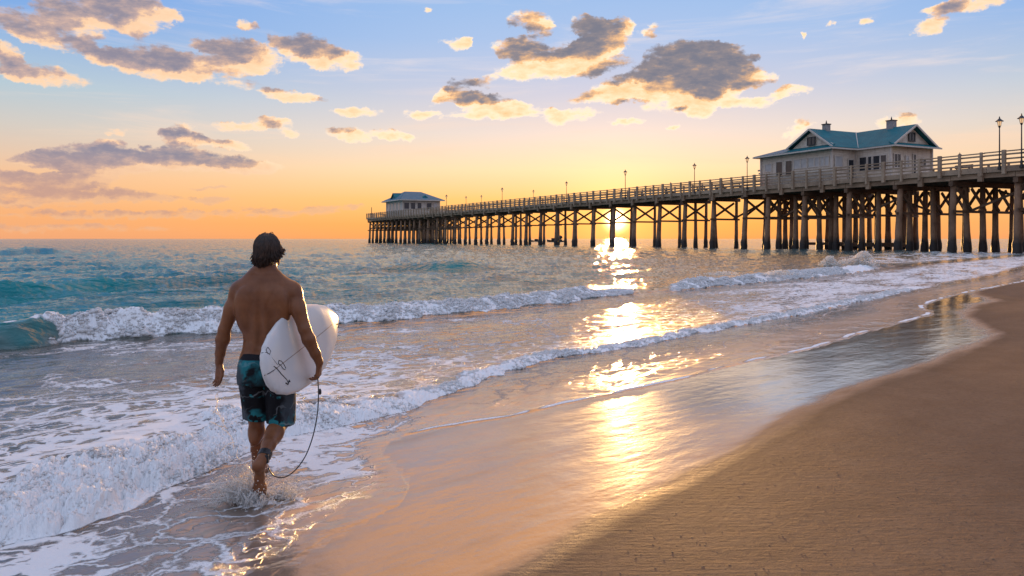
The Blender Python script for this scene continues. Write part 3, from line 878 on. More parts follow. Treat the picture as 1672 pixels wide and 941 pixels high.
def sea_fields(X, Y):
    D3 = sdist(L3, X, Y, FAR); D2 = sdist(L2, X, Y, FAR); D1 = sdist(L1, X, Y, FAR)
    wob = fbm(X * .9, Y * .9, 3, 5) * .16 + fbm(X * 3.1, Y * 3.1, 3, 15) * .05
    d2 = D2 + fbm(X * .55, Y * .55, 3, 17) * .30 * (1 - sst(X, -1.9, -.4)) + wob * np.clip(Y / 9, .6, 1.6) * .8
    d1 = D1 + fbm(X * .45, Y * .45, 3, 25) * .35 + fbm(X * 2, Y * 2, 3, 35) * .07
    K = X / Y
    # along-shore coordinate for the swell grain
    A = X * .8 + Y * .45
    z = np.zeros_like(X)
    # open sea
    amp = sst(D1, 0, 10)
    r1 = billow(A / 13 + 3, D1 / 5.5, 2, 51) ; r2 = billow(A / 5.2, D1 / 2.3 + 9, 3, 61)
    farf = np.clip(Y / 120, 0, 1)
    z += amp * (.30 * (r1 - .45) + .22 * (r2 - .45)) * (1 - .45 * sst(K, .0, .4))
    for P_, h_, fr_, bk_ in ((S1, .42, .9, 2.2), (S2, .50, 1.6, 3.5), (S3, .30, 1.0, 2.5), (S4, .8, 4.0, 9.0)):
        zz, _ = bumpwave(P_, X, Y, h_, fr_, bk_); z += zz * (1 + .25 * perlin(A / 2.5, D1 / 2, 55))
    z += amp * farf * .38 * (billow(A / 45, D1 / 16, 3, 71) - .5)
    z += sst(D1, 150, 600) * .5 * (billow(A / 160, D1 / 60, 2, 81) - .5)
    z += sst(D1, .5, 4) * .055 * fbm(A / 1.1, D1 / .5, 3, 91)
    # inner water between the breaker and the bore
    inn = sst(d2, .5, 2.5) * (1 - sst(D1, -.3, .8))
    inn_r = billow(A / 1.7, D1 / .62, 3, 101)
    z += inn * (.030 * (inn_r - .4) + .012 * fbm(A / .5, D1 / .25, 2, 111))
    # breaker
    hk = .42 * (1 - sst(X, -8.5, -3.0)) + .23 * sst(X, -8.5, -3.0)
    gap = 1 - .62 * sst(K, .085, .12) * (1 - sst(K, .19, .23))
    hk = hk * gap * (1 + .22 * fbm(A / 1.8, A * 0 + 3, 2, 121)) * (1 - sst(X, 21, 30))
    front = .42 + .018 * Y * .5
    prof = sst(d1, -.05, front) ** .8 * np.exp(-np.maximum(d1 - front, 0) / (1.5 + .03 * Y))
    smoothpart = sst(K, .135, .16) * (1 - sst(K, .19, .215))
    tealpart = 1 - sst(X / Y + .03 * fbm(X * 1.3, Y * 1.3, 3, 137), -.61, -.56)
    f1 = sst(d1, -.10, .03) * (1 - sst(d1, front + .05 + .10 * perlin(X * 2, Y * 2, 131), front + .45)) * (1 - sst(X, 17, 24))
    f1 = f1 * (1 - .85 * smoothpart) * (1 - tealpart)
    lip = sst(d1, front - .12, front) * (1 - sst(d1, front + .1, front + .3)) * tealpart * sst(perlin(X * 3, Y * 3, 133), .05, .35)
    z += hk * prof
    lump = puff(A * 1.5, D1 * 1.9, 4, 141, .58)
    z += f1 * (.25 * (lump - .55) + .02) * np.clip(hk / .3, .4, 1.4)
    z -= .05 * np.exp(-((D1 + .8) / .7) ** 2) * (1 - sst(X, 4, 12))
    # bore
    left = 1 - sst(X, -2.4, -.9)
    h2 = (.10 * left + .048 * (1 - left)) * (1 - .45 * sst(K, .06, .11) * (1 - sst(K, .19, .24))) * (1 + .3 * fbm(A / .7, A * 0 + 7, 3, 151)) * (1 - .5 * sst(X, 6, 14)) * (1 - sst(X, 16, 24))
    w2 = .10 + .16 * left + .006 * Y
    prof2 = sst(d2, -.01, w2) ** .7 * np.exp(-np.maximum(d2 - w2, 0) / (.35 + 1.1 * left + .01 * Y))
    z += h2 * prof2
    band = .20 + .62 * left * (1 + .8 * perlin(X * .8, Y * .8, 161)) + .012 * Y
    f2 = sst(d2, -.015, .02) * (1 - sst(d2 + .35 * left * fbm(X * 2.2, Y * 2.2, 3, 163), band * .6, band * 1.2)) * (1 - .9 * sst(X, 12, 17))
    lump2 = puff(A * 3.2, D2 * 3.8, 4, 171, .6); lump3 = puff(A * 9, D2 * 10, 3, 181, .6)
    z += f2 * ((.20 * left + .07 * (1 - left)) * (lump2 - .52) + .045 * (lump3 - .5)) * sst(d2, -.02, .08)
    # swash film edge
    d3 = D3 + fbm(X * 1.2, Y * 1.2, 3, 191) * .05
    e = np.clip(Y / 8, .7, 2.5)
    hasfoam = sst(X / Y, -.150, -.10) * (.35 + .65 * sst(fbm(X * .9, Y * .9, 3, 197), -.5, .3))
    edge = np.where(d3 > 0, 1 - np.exp(-np.maximum(d3, 0) / (.015 * e)), 0)
    lipz = (.0045 + .004 * perlin(X * 3, Y * 3, 193)) * np.exp(-((d3 - .035 * e) / (.03 * e)) ** 2) * hasfoam
    z += np.where(d3 > 0, .0006 + (.0012 + .008 * hasfoam) * edge + lipz, -.0004 - .012 * np.minimum(-d3, 20))
    f3 = np.exp(-((d3 - .030 * e) / (.024 * e)) ** 2) * hasfoam * (d3 > 0) * sst(fbm(X * 1.5, Y * 1.5, 2, 201), -.75, -.2)
    ed2 = np.abs(D3 - .75 * e + .25 * fbm(X * .6, Y * .6, 3, 211))
    z += .006 * np.exp(-(ed2 / (.03 * e)) ** 2) * hasfoam * (d3 > 0)
    f3 = np.maximum(f3, .55 * np.exp(-(ed2 / (.014 * e)) ** 2) * hasfoam * (d3 > 0) * sst(X, 0, 1.5))
    ripple = sst(d3, .02, .5) * (1 - sst(d2, 0, .3))
    z += ripple * (.0045 * fbm(A / .28, D2 / .12, 2, 221) + .006 * fbm(A / .9, D2 / .35, 2, 231))
    foam = np.clip(np.maximum.reduce([f1, f2 * (.75 + .5 * sst(lump2, .35, .6)) * (1 - .5 * left * sst(fbm(X * 1.6, Y * 1.6, 3, 203), .2, .6) * sst(d2, .35, .6)), f3, lip * .9]), 0, 1)
    # lace density
    n = fbm(X * .5, Y * .5, 4, 241)
    lace = .50 * sst(d2, .0, .3) * (1 - sst(d2, 1.0, 5.5 + 0 * n)) * (.35 + .65 * left + .25)
    lace = np.maximum(lace, .40 * sst(d2, 0, 1) * (1 - sst(D1, -.8, .2)) * sst(n, -.35, .6) * (1 - .4 * sst(K, -.1, .1)))
    lace = np.maximum(lace, .30 * np.exp(-((D1 - front - 1.2) / 1.2) ** 2) * (1 - smoothpart) * (1 - tealpart))
    wash = .8 * sst(K, .12, .38) * (.75 + .5 * fbm(A / 3, D1 / 1.2, 3, 205)) * sst(d2, .05, .6) * (1 - sst(D1, -2.2, .6))
    lace = np.maximum(lace, .92 * wash)
    lace = np.maximum(lace, .62 * sst(K, .36, .44) * (1 - sst(D1, 3, 20)) * sst(D1, 0, 2) * sst(n, -.5, .3))
    front_l = (1 - sst(d2, -.05, .05)) * sst(D3, .02, .3) * (1 - sst(X, -1.3, -.6))
    lace = np.maximum(lace, front_l * (.30 + .36 * sst(perlin(X * .9, Y * .9, 251), -.1, .5)))
    lace = np.maximum(lace, front_l * .55 * sst(d2, -.25, -.02))
    lace = np.maximum(lace, .62 * np.exp(-(((X + 1.72) / .34) ** 2 + ((Y - 5.33) / .30) ** 2)))
    lace = np.maximum(lace, .14 * sst(D3, .2, .6) * (1 - sst(d2, 0, .3)) * sst(X, -1, 0))
    deep = sst(D1, -.1, .5) * (1 - .55 * sst(K, -.05, .25))
    deep = np.maximum(deep, .12 * sst(D2, 0, 2)); deep = np.maximum(deep, tealpart * sst(d1, -.25, .1) * (.55 + .35 * perlin(X * 2.5, Y * 2.5, 207)))
    thin = (1 - sst(D3, .1, 1.9)) * (1 - sst(d2, -.1, .2))
    return z, foam, np.clip(lace, 0, 1), deep, D3, D1, thin

def grid_mesh(name, X, Y, Z, mat, attrs, keep=None):
    nr, nc = X.shape
    co = np.stack([X, Y, Z], -1).reshape(-1, 3).astype(np.float32)
    idx = np.arange(nr * nc).reshape(nr, nc)
    q = np.stack([idx[:-1, :-1], idx[:-1, 1:], idx[1:, 1:], idx[1:, :-1]], -1).reshape(-1, 4)
    if keep is not None:
        kf = keep[:-1, :-1] | keep[:-1, 1:] | keep[1:, 1:] | keep[1:, :-1]
        q = q[kf.reshape(-1)]
        used_ = np.zeros(nr * nc, bool); used_[q.reshape(-1)] = True
        remap = np.cumsum(used_) - 1
        co = co[used_]; q = remap[q]
        attrs = {k: v.reshape(-1)[used_] for k, v in attrs.items()}
    me = bpy.data.meshes.new(name)
    me.vertices.add(len(co)); me.vertices.foreach_set('co', co.reshape(-1))
    nf = len(q)
    me.loops.add(nf * 4); me.loops.foreach_set('vertex_index', q.reshape(-1).astype(np.int32))
    me.polygons.add(nf); me.polygons.foreach_set('loop_start', (np.arange(nf) * 4).astype(np.int32))
    me.update(calc_edges=True)
    for k, v in attrs.items():
        a = me.attributes.new(k, 'FLOAT', 'POINT'); a.data.foreach_set('value', v.reshape(-1).astype(np.float32))
    me.materials.append(mat); me.shade_smooth()
    o = bpy.data.objects.new(name, me); COL.objects.link(o)
    return o

def attr(t, name):
    n = t.new('ShaderNodeAttribute'); n.attribute_name = name; return n.outputs['Fac']

# sea material
m, t, p = material('sea water')
M['sea'] = m
geo = t.new('ShaderNodeNewGeometry').outputs['Position']
gx, gy, gz = t.xyz(geo)
flat = t.comb(gx, gy, 0.0)
rot = t.mapping(flat, rot=(0, 0, R(-38)))                     # x along the shore
foamA, laceA, deepA = attr(t, 'foam'), attr(t, 'lace'), attr(t, 'deep')
wv = t.vm('SCALE', t.vm('SUBTRACT', t.noise(rot, 1.3, 4, .6, out=1), (.5, .5, .5)), scale=.75)
wv2 = t.vm('SCALE', t.vm('SUBTRACT', t.noise(rot, 6.0, 3, .6, out=1), (.5, .5, .5)), scale=.16)
lp = t.vm('ADD', t.vm('ADD', t.mapping(rot, scale=(.55, 1.0, 1)), wv), wv2)
def vor(scale):
    v = t.new('ShaderNodeTexVoronoi', feature='DISTANCE_TO_EDGE'); v.voronoi_dimensions = '2D'
    t.put(v.inputs['Vector'], lp); v.inputs['Scale'].default_value = scale
    return v.outputs['Distance']
v1, v2, v3 = vor(2.6), vor(6.5), vor(1.1)
patch = t.noise(lp, .9, 4, .6)
fine = t.noise(rot, 34.0, 5, .75)
th1 = t.m('MULTIPLY', t.m('SUBTRACT', laceA, t.m('MULTIPLY', patch, .35)), .34)
th2 = t.m('MULTIPLY', t.m('SUBTRACT', laceA, t.m('MULTIPLY', patch, .55)), .42)
th3 = t.m('MULTIPLY', t.m('SUBTRACT', laceA, .12), .15)
vv = t.m('MULTIPLY', t.m('SUBTRACT', fine, .5), .15)
def edge(v, th, soft):
    return t.rng(t.m('SUBTRACT', t.m('ADD', v, vv), th), -soft, soft, 1, 0)
lace = t.m('MAXIMUM', t.m('MAXIMUM', edge(v1, th1, .035), edge(v2, th2, .05)), t.m('MULTIPLY', edge(v3, th3, .02), .8))
lace = t.m('MULTIPLY', lace, t.rng(laceA, .03, .16))
dens = t.m('ADD', foamA, t.m('MULTIPLY', t.m('SUBTRACT', fine, .5), .5))
thick = t.rng(dens, .28, .6)
foamF = t.m('MAXIMUM', thick, t.m('MULTIPLY', lace, .92), clamp=True)
deepc = t.mix(t.rng(t.noise(t.mapping(rot, scale=(.15, .5, 1)), 1.0, 3, .5), .3, .7), (.003, .125, .150), (.006, .225, .235))
shal = t.mix(t.rng(t.noise(rot, 2.5, 4, .6), .3, .7), (.085, .072, .060), (.13, .105, .085))
thinA = attr(t, 'thin')
shal = t.mix(thinA, shal, t.mix(t.rng(t.noise(flat, 2.2, 6, .65), .3, .7), (.125, .082, .055), (.175, .118, .082)))
body = t.mix(deepA, shal, deepc)
t.put(p.inputs['Base Color'], t.mix(foamF, body, (.88, .89, .90)))
t.put(p.inputs['Roughness'], t.m('ADD', t.rng(foamF, 0, 1, .10, .85), t.m('MULTIPLY', t.m('MULTIPLY', thinA, t.m('SUBTRACT', 1.0, foamF)), .42)))
t.put(p.inputs['IOR'], t.rng(deepA, 0, .7, 1.62, 1.21))
t.put(p.inputs['Coat Weight'], t.m('MULTIPLY', thinA, t.m('SUBTRACT', 1.0, foamF)))
p.inputs['Coat Roughness'].default_value = .14; p.inputs['Coat IOR'].default_value = 1.85
# ripples: wind chop at several sizes, calmer in the thin film
r_a = t.noise(t.mapping(rot, scale=(.55, 1.25, 1)), 2.2, 3, .55, .4)
r_b = t.noise(t.mapping(rot, scale=(.6, 1.2, 1)), 9.0, 4, .6, .3)
camd = t.new('ShaderNodeVectorMath', operation='LENGTH'); t.l.new(geo, camd.inputs[0])
rA = t.m('MULTIPLY', r_a, t.rng(deepA, 0, .5, .026, .20))
rB = t.m('MULTIPLY', r_b, t.rng(deepA, 0, .5, .0085, .024))
hf = t.m('ADD', t.m('MULTIPLY', foamF, t.m('ADD', .010, t.m('MULTIPLY', fine, .010))), t.m('MULTIPLY', t.m('MULTIPLY', foamF, t.noise(rot, 60, 2, .6)), .004))
hh = t.m('ADD', t.m('ADD', rA, rB), hf)
b = t.new('ShaderNodeBump'); b.inputs['Strength'].default_value = 1.0; b.inputs['Distance'].default_value = 1.0
t.l.new(hh, b.inputs['Height']); t.l.new(b.outputs[0], p.inputs['Normal']); t.l.new(b.outputs[0], p.inputs['Coat Normal'])

offs = np.concatenate([np.array([.08, .16, .3, .5]), np.arange(.8, 60, .55), np.arange(60, 250, .75), np.arange(250, 620, 1.05), np.linspace(640, 1400, 60)])
Yr = FPX * CAMH / offs
Kc = np.concatenate([np.linspace(-2.6, -.74, 60), np.arange(-.735, .70, .00092), np.linspace(.71, 2.2, 50)])
KK, YY = np.meshgrid(Kc, Yr)
XX = KK * YY
z, foam, lace_, deep, D3g, D1g, thin_ = sea_fields(XX, YY)
sea = grid_mesh('sea', XX, YY, z, M['sea'], {'foam': foam, 'lace': lace_, 'deep': deep, 'thin': thin_}, keep=(D3g > -.35))
tag(sea, 'blue green sea with foaming waves running up the beach', kind='structure')

# sand
m, t, p = material('beach sand')
M['sand'] = m
geo = t.new('ShaderNodeNewGeometry').outputs['Position']
gx, gy, gz = t.xyz(geo)
flat = t.comb(gx, gy, 0.0)
rot = t.mapping(flat, rot=(0, 0, R(-45)))
dryA, wetA = attr(t, 'dry'), attr(t, 'film')
n1 = t.noise(t.mapping(rot, scale=(.35, 1.6, 1)), 1.6, 5, .6)
dry = t.rng(t.m('ADD', dryA, t.m('MULTIPLY', t.m('SUBTRACT', n1, .5), .55)), .0, 1.0, kind='SMOOTHSTEP')
grain = t.noise(flat, 260, 3, .7)
mott = t.noise(flat, 2.2, 6, .65)
speck = t.rng(t.noise(t.mapping(flat, scale=(.6, 1, 1)), 48, 2, .5), .66, .72)
wetc = t.mix(t.rng(mott, .3, .7), (.105, .066, .040), (.155, .098, .062))
dryc = t.mix(t.rng(mott, .3, .7), (.29, .170, .098), (.39, .245, .150))
dryc = t.mix(t.rng(t.noise(t.mapping(rot, scale=(.3, 1.2, 1)), .9, 5, .6), .42, .66, 0, .5), dryc, (.20, .118, .070))
dryc = t.mix(t.rng(t.noise(t.mapping(flat, scale=(.6, 1, 1)), 26, 4, .7), .45, .70, 0, .55), dryc, (.16, .092, .054))
dryc = t.mix(t.rng(grain, .25, .75), (.17, .098, .058), dryc)
dryc = t.mix(t.m('MULTIPLY', speck, .75), dryc, (.06, .045, .035))
t.put(p.inputs['Base Color'], t.mix(dry, wetc, dryc))
fp = t.noise(t.mapping(rot, scale=(.5, 1.5, 1)), 1.1, 4, .6)
rw = t.m('ADD', t.m('MULTIPLY', t.rng(fp, .35, .65, .22, .12), t.m('SUBTRACT', 1.0, wetA)), t.m('MULTIPLY', wetA, .035))
wetness = t.rng(dry, 0, .5, 1, 0)
nearwet = t.m('MULTIPLY', wetness, t.m('SUBTRACT', 1.0, wetA))
t.put(p.inputs['Roughness'], t.m('SUBTRACT', .72, t.m('ADD', t.m('MULTIPLY', nearwet, .20), t.m('MULTIPLY', t.m('MULTIPLY', wetA, wetness), .62))))
t.put(p.inputs['IOR'], t.rng(dry, 0, .5, 1.60, 1.30))
t.put(p.inputs['Specular IOR Level'], t.rng(dry, 0.0, .5, .5, .10))
# the film of water on top
t.put(p.inputs['Coat Weight'], t.rng(dry, 0, .10, 1, 0))
t.put(p.inputs['Coat Roughness'], rw)
p.inputs['Coat IOR'].default_value = 1.85
wr = t.noise(t.mapping(rot, scale=(.7, 1.3, 1)), 5.0, 4, .6)
wl = t.noise(t.mapping(rot, scale=(.35, 1.3, 1)), 1.6, 3, .5)
lump = t.noise(t.mapping(rot, scale=(.8, 1.2, 1)), 14.0, 5, .7)
streak = t.noise(t.mapping(flat, scale=(.35, 1.6, 1)), 16.0, 4, .65)
hw = t.m('ADD', t.m('MULTIPLY', t.m('SUBTRACT', wr, .5), t.rng(wetA, 0, 1, .0055, .0042)), t.m('MULTIPLY', t.m('SUBTRACT', wl, .5), .012))
hw = t.m('ADD', hw, t.m('MULTIPLY', t.noise(flat, 90, 2, .6), .0004))
hd = t.m('ADD', t.m('ADD', t.m('MULTIPLY', t.m('SUBTRACT', lump, .5), .022), t.m('MULTIPLY', t.m('SUBTRACT', grain, .5), .005)), t.m('ADD', t.m('MULTIPLY', t.m('SUBTRACT', streak, .5), .026), t.m('MULTIPLY', t.m('SUBTRACT', t.noise(flat, 70, 3, .7), .5), .007)))
hh = t.m('ADD', t.m('MULTIPLY', hw, t.m('SUBTRACT', 1.0, dry)), t.m('MULTIPLY', hd, dry))
b = t.new('ShaderNodeBump'); b.inputs['Strength'].default_value = 1.0; b.inputs['Distance'].default_value = 1.0
t.l.new(hh, b.inputs['Height']); t.l.new(b.outputs[0], p.inputs['Normal']); t.l.new(b.outputs[0], p.inputs['Coat Normal'])

def sand_h(X, Y):
    D3 = sdist(L3, X, Y, FAR); DD = -sdist(DRY, X, Y, FAR)
    z = np.where(D3 > 0, -.004 - .018 * np.minimum(D3, 3) - .03 * np.clip(D3 - 3, 0, 60), .0008 * np.minimum(-D3, 3))
    soft = .22 + .035 * np.clip(Y, 0, 40)
    dry = sst(DD, -soft * .9, soft * 1.1)
    z = z + .004 * np.clip(DD, 0, 20) * (DD > 0) + .012 * np.clip(DD - 20, 0, 60) * (DD > 20)
    z = z + dry * (.0016 * fbm(X * 2.7, Y * 4.6, 4, 301))
    mirror = sst(X / np.maximum(Y, .1), .12, .24) * sst(Y, 6.5, 9)
    return z, dry, mirror
def sinh_axis(n, lim, s, c=0.0):
    u = np.linspace(-1, 1, n); k = np.arcsinh(lim / s)
    return c + s * np.sinh(u * k)
xs = sinh_axis(760, 9000, 2.2, 1.5)
ys = np.concatenate([np.linspace(-4000, -60, 6), np.linspace(-50, 2.4, 30), 2.5 + 1.6 * np.sinh(np.linspace(0, 1, 640) * np.arcsinh(30000 / 1.6))])
XX, YY = np.meshgrid(xs, ys)
z, dry, film = sand_h(XX, YY)
beach = grid_mesh('beach_sand', XX, YY, z, M['sand'], {'dry': dry, 'film': film})
tag(beach, 'brown beach sand, wet and shining near the water', kind='structure')

# ------------------------------------------------------------------ heaped foam of the two breaking waves
m, t, p = material('heaped foam'); M['foam'] = m
gp = t.new('ShaderNodeNewGeometry').outputs['Position']
p.inputs['Base Color'].default_value = (.88, .89, .90, 1); p.inputs['Roughness'].default_value = .8
bump(t, p, t.noise(gp, 45, 4, .7), .35, .010)
tl = t.new('ShaderNodeBsdfTranslucent'); tl.inputs[0].default_value = (.82, .80, .76, 1)
mx = t.new('ShaderNodeMixShader'); mx.inputs[0].default_value = .40
t.l.new(p.outputs[0], mx.inputs[1]); t.l.new(tl.outputs[0], mx.inputs[2])
t.l.new(mx.outputs[0], [n for n in t.n if n.type == 'OUTPUT_MATERIAL'][0].inputs['Surface'])
def ico(n=1):
    import bmesh
    bm = bmesh.new(); bmesh.ops.create_icosphere(bm, subdivisions=n, radius=1.0)
    v = np.array([q.co[:] for q in bm.verts]); f = np.array([[q.index for q in fc.verts] for fc in bm.faces]); bm.free()
    return v, f
def scatter(name, cx, cy, cz, rad, seed, flat_=.8, lvl=2):
    V0, F0 = ico(lvl); r_ = np.random.RandomState(seed)
    n = len(cx); th = r_.uniform(0, 6.28, n)
    st = np.stack([r_.uniform(.8, 1.35, n), r_.uniform(.8, 1.2, n), np.full(n, flat_)], 1) * rad[:, None]
    P = V0[None] * (1 + .16 * np.sin(V0[None, :, :1] * 5 + th[:, None, None]) * np.cos(V0[None, :, 1:2] * 4 + 2 * th[:, None, None]))
    P = P * st[:, None, :]
    c_, s_ = np.cos(th)[:, None], np.sin(th)[:, None]
    Q = np.stack([P[..., 0] * c_ - P[..., 1] * s_ + cx[:, None], P[..., 0] * s_ + P[..., 1] * c_ + cy[:, None], P[..., 2] + cz[:, None]], -1).reshape(-1, 3)
    Fa = (F0[None] + (np.arange(n) * len(V0))[:, None, None]).reshape(-1, 3)
    me = bpy.data.meshes.new(name)
    me.vertices.add(len(Q)); me.vertices.foreach_set('co', Q.astype(np.float32).reshape(-1))
    me.loops.add(len(Fa) * 3); me.loops.foreach_set('vertex_index', Fa.reshape(-1).astype(np.int32))
    me.polygons.add(len(Fa)); me.polygons.foreach_set('loop_start', (np.arange(len(Fa)) * 3).astype(np.int32))
    me.update(calc_edges=True); me.materials.append(M['foam']); me.shade_smooth()
    o = bpy.data.objects.new(name, me); COL.objects.link(o); tag(o, kind='stuff'); return o
def along(P, n, u0, u1, r_):
    """n points along polyline P offset seaward by u0..u1, between the first and last given point"""
    seg = np.hypot(*(P[1:] - P[:-1]).T); cum = np.concatenate([[0], np.cumsum(seg)])
    s_ = r_.uniform(0, cum[-1], n); i = np.clip(np.searchsorted(cum, s_) - 1, 0, len(P) - 2)
    t_ = (s_ - cum[i]) / seg[i]; T = (P[i + 1] - P[i]) / seg[i][:, None]
    C = P[i] + (P[i + 1] - P[i]) * t_[:, None]; u = r_.uniform(u0, u1, n)
    return C[:, 0] - T[:, 1] * u, C[:, 1] + T[:, 0] * u
def foam_blobs(name, P, n, u1, seed, rmin, rmax, keepfn, yscale=0.0, lvl=1, clump=(1.6, 1.2), thr=.30):
    r_ = np.random.RandomState(seed)
    x, y = along(P, n, -.12, u1, r_)
    z, fo, la, de, d3_, d1_, th_ = sea_fields(x, y)
    w = puff(x * clump[0], y * clump[1], 3, seed + 400, .6)
    k = (fo > .35) & (w + r_.uniform(-.12, .12, n) > thr) & keepfn(x, y)
    x, y, z, w, fo = x[k], y[k], z[k], w[k], fo[k]
    rad = r_.uniform(0, 1, len(x)) ** 2.2 * (rmax - rmin) + rmin
    rad = rad * (.55 + .9 * np.clip(w - thr, 0, .5) / .4) * (1 + yscale * y)
    return scatter(name, x, y, z - rad * .25 + np.clip(w - thr, 0, 1) * rmax * 1.3, rad, seed, .62, lvl)
sel = lambda P, a, b: P[(P[:, 0] > a) & (P[:, 0] < b)]
foam_blobs('wave_foam', sel(L2, -5.5, -.8), 30000, 1.2, 11, .003, .015, lambda x, y: y > 3.4, 0, 1, (2.0, 2.4), .50)
foam_blobs('wave_foam', sel(L2, -.9, 14), 24000, .5, 12, .005, .022, lambda x, y: y > 3, .03, 1, (1.8, 2.0), .46)
foam_blobs('wave_foam', sel(L1, -11, 4.5), 24000, .85, 13, .008, .042, lambda x, y: x / y > -.585, .008, 1, (1.0, 1.3), .40)
foam_blobs('wave_foam', sel(L1, 4.4, 19), 14000, .9, 14, .016, .055, lambda x, y: x / y > .20, .008, 1, (.7, .9), .44)
# bits of shell and weed on the drier sand
r_ = np.random.RandomState(31)
yy = 2275 / r_.uniform(70, 640, 1300); xx = yy * r_.uniform(-.05, .75, 1300)
_, dr_, _ = sand_h(xx, yy); kk = dr_ > .5; xx, yy = xx[kk], yy[kk]; zz_, _, _ = sand_h(xx, yy)
o = scatter('shell_bits', xx, yy, zz_ + .0003, r_.uniform(.0015, .0060, len(xx)) * (1 + .05 * yy), 32, .16, 1)
o.data.materials.clear(); o.data.materials.append(simple('shell and weed', (.10, .075, .055), .8, var=.8, sc=30))

# ------------------------------------------------------------------ signed distance modelling for the figure
class Field:
    def __init__(s, lo, hi, h):
        s.lo = np.array(lo, float); s.h = h
        s.n = (np.ceil((np.array(hi) - s.lo) / h)).astype(int) + 1
        s.d = np.full(s.n, .25, np.float32)
    def region(s, lo, hi, pad):
        a = np.maximum(np.floor((np.array(lo) - pad - s.lo) / s.h).astype(int), 0)
        b = np.minimum(np.ceil((np.array(hi) + pad - s.lo) / s.h).astype(int) + 1, s.n)
        ax = [(np.arange(a[i], b[i]) * s.h + s.lo[i]).astype(np.float32) for i in range(3)]
        return tuple(slice(a[i], b[i]) for i in range(3)), ax[0][:, None, None], ax[1][None, :, None], ax[2][None, None, :]
    def union(s, fn, lo, hi, k=.02):
        sl, x, y, z = s.region(lo, hi, .05)
        b = fn(x, y, z); a = s.d[sl]
        h = np.clip(.5 + .5 * (b - a) / k, 0, 1)
        s.d[sl] = b * (1 - h) + a * h - k * h * (1 - h)
    def carve(s, fn, lo, hi, k=.01):
        sl, x, y, z = s.region(lo, hi, .05)
        b = -fn(x, y, z); a = s.d[sl]
        h = np.clip(.5 - .5 * (b - a) / k, 0, 1)
        s.d[sl] = b * (1 - h) + a * h + k * h * (1 - h)
    def cone(s, a, b, ra, rb, k=.02, op='union'):
        a = np.array(a, float); b = np.array(b, float); v = b - a; L2 = (v ** 2).sum()
        def fn(x, y, z):
            t = np.clip(((x - a[0]) * v[0] + (y - a[1]) * v[1] + (z - a[2]) * v[2]) / L2, 0, 1)
            return np.sqrt((x - a[0] - t * v[0]) ** 2 + (y - a[1] - t * v[1]) ** 2 + (z - a[2] - t * v[2]) ** 2) - (ra + (rb - ra) * t)
        r = max(ra, rb)
        getattr(s, op)(fn, np.minimum(a, b) - r, np.maximum(a, b) + r, k)
    def ell(s, c, r, rot=(0, 0, 0), k=.02, op='union'):
        from mathutils import Euler
        Mx = np.array(Euler(rot).to_matrix().transposed()); c = np.array(c, float); r = np.array(r, float)
        def fn(x, y, z):
            X, Y, Z = x - c[0], y - c[1], z - c[2]
            q = [Mx[i, 0] * X + Mx[i, 1] * Y + Mx[i, 2] * Z for i in range(3)]
            k0 = np.sqrt(sum((q[i] / r[i]) ** 2 for i in range(3))) + 1e-6
            k1 = np.sqrt(sum((q[i] / r[i] ** 2) ** 2 for i in range(3))) + 1e-6
            return k0 * (k0 - 1) / k1
        m_ = r.max()
        getattr(s, op)(fn, c - m_, c + m_, k)
    def chain(s, pts, rad, k=.02):
        for i in range(len(pts) - 1): s.cone(pts[i], pts[i + 1], rad[i], rad[i + 1], k)
    def mesh(s):
        d = s.d; ins = d < 0; h = s.h
        c = np.zeros(tuple(s.n - 1), np.int8)
        for i in (0, 1):
            for j in (0, 1):
                for k in (0, 1): c += ins[i:s.n[0] - 1 + i, j:s.n[1] - 1 + j, k:s.n[2] - 1 + k]
        act = (c > 0) & (c < 8)
        I = np.argwhere(act); vid = -np.ones(act.shape, np.int64); vid[act] = np.arange(len(I))
        acc = np.zeros((len(I), 3)); cnt = np.zeros(len(I))
        corners = [(i, j, k) for i in (0, 1) for j in (0, 1) for k in (0, 1)]
        for ca in corners:
            for ax in range(3):
                if ca[ax]: continue
                cb = list(ca); cb[ax] = 1
                da = d[I[:, 0] + ca[0], I[:, 1] + ca[1], I[:, 2] + ca[2]]; db = d[I[:, 0] + cb[0], I[:, 1] + cb[1], I[:, 2] + cb[2]]
                m_ = (da < 0) != (db < 0)
                t = np.where(m_, da / np.where(m_, da - db, 1), 0)
                p_ = np.array(ca, float)[None, :].repeat(len(I), 0); p_[:, ax] += t
                acc[m_] += p_[m_]; cnt[m_] += 1
        V = (I + acc / cnt[:, None]) * h + s.lo
        F = []
        for ax in range(3):
            a = [slice(1, -1)] * 3; b = [slice(1, -1)] * 3
            a[ax] = slice(0, -1); b[ax] = slice(1, None)
            A = ins[tuple(a)]; B = ins[tuple(b)]
            E = np.argwhere(A != B); fl = A[tuple(E.T)]
            o = np.ones(3, int); o[ax] = 0; E = E + o
            u, w = [(1, 2), (2, 0), (0, 1)][ax]
            def q(du, dw):
                e = E.copy(); e[:, u] -= du; e[:, w] -= dw; return vid[e[:, 0], e[:, 1], e[:, 2]]
            Q = np.stack([q(0, 0), q(1, 0), q(1, 1), q(0, 1)], 1)
            Q = np.where(fl[:, None], Q, Q[:, ::-1])
            F.append(Q)
        return V, np.vstack(F)
    def build(s, name, mat, parent, smooth_it=0):
        V, F = s.mesh()
        F = F[(F >= 0).all(1)]
        me = bpy.data.meshes.new(name); me.from_pydata(V.tolist(), [], F.tolist()); me.update()
        me.materials.append(mat); me.shade_smooth()
        o = bpy.data.objects.new(name, me); COL.objects.link(o); o.parent = parent
        if smooth_it:
            md = o.modifiers.new('smooth', 'SMOOTH'); md.iterations = smooth_it; md.factor = .5
        return o

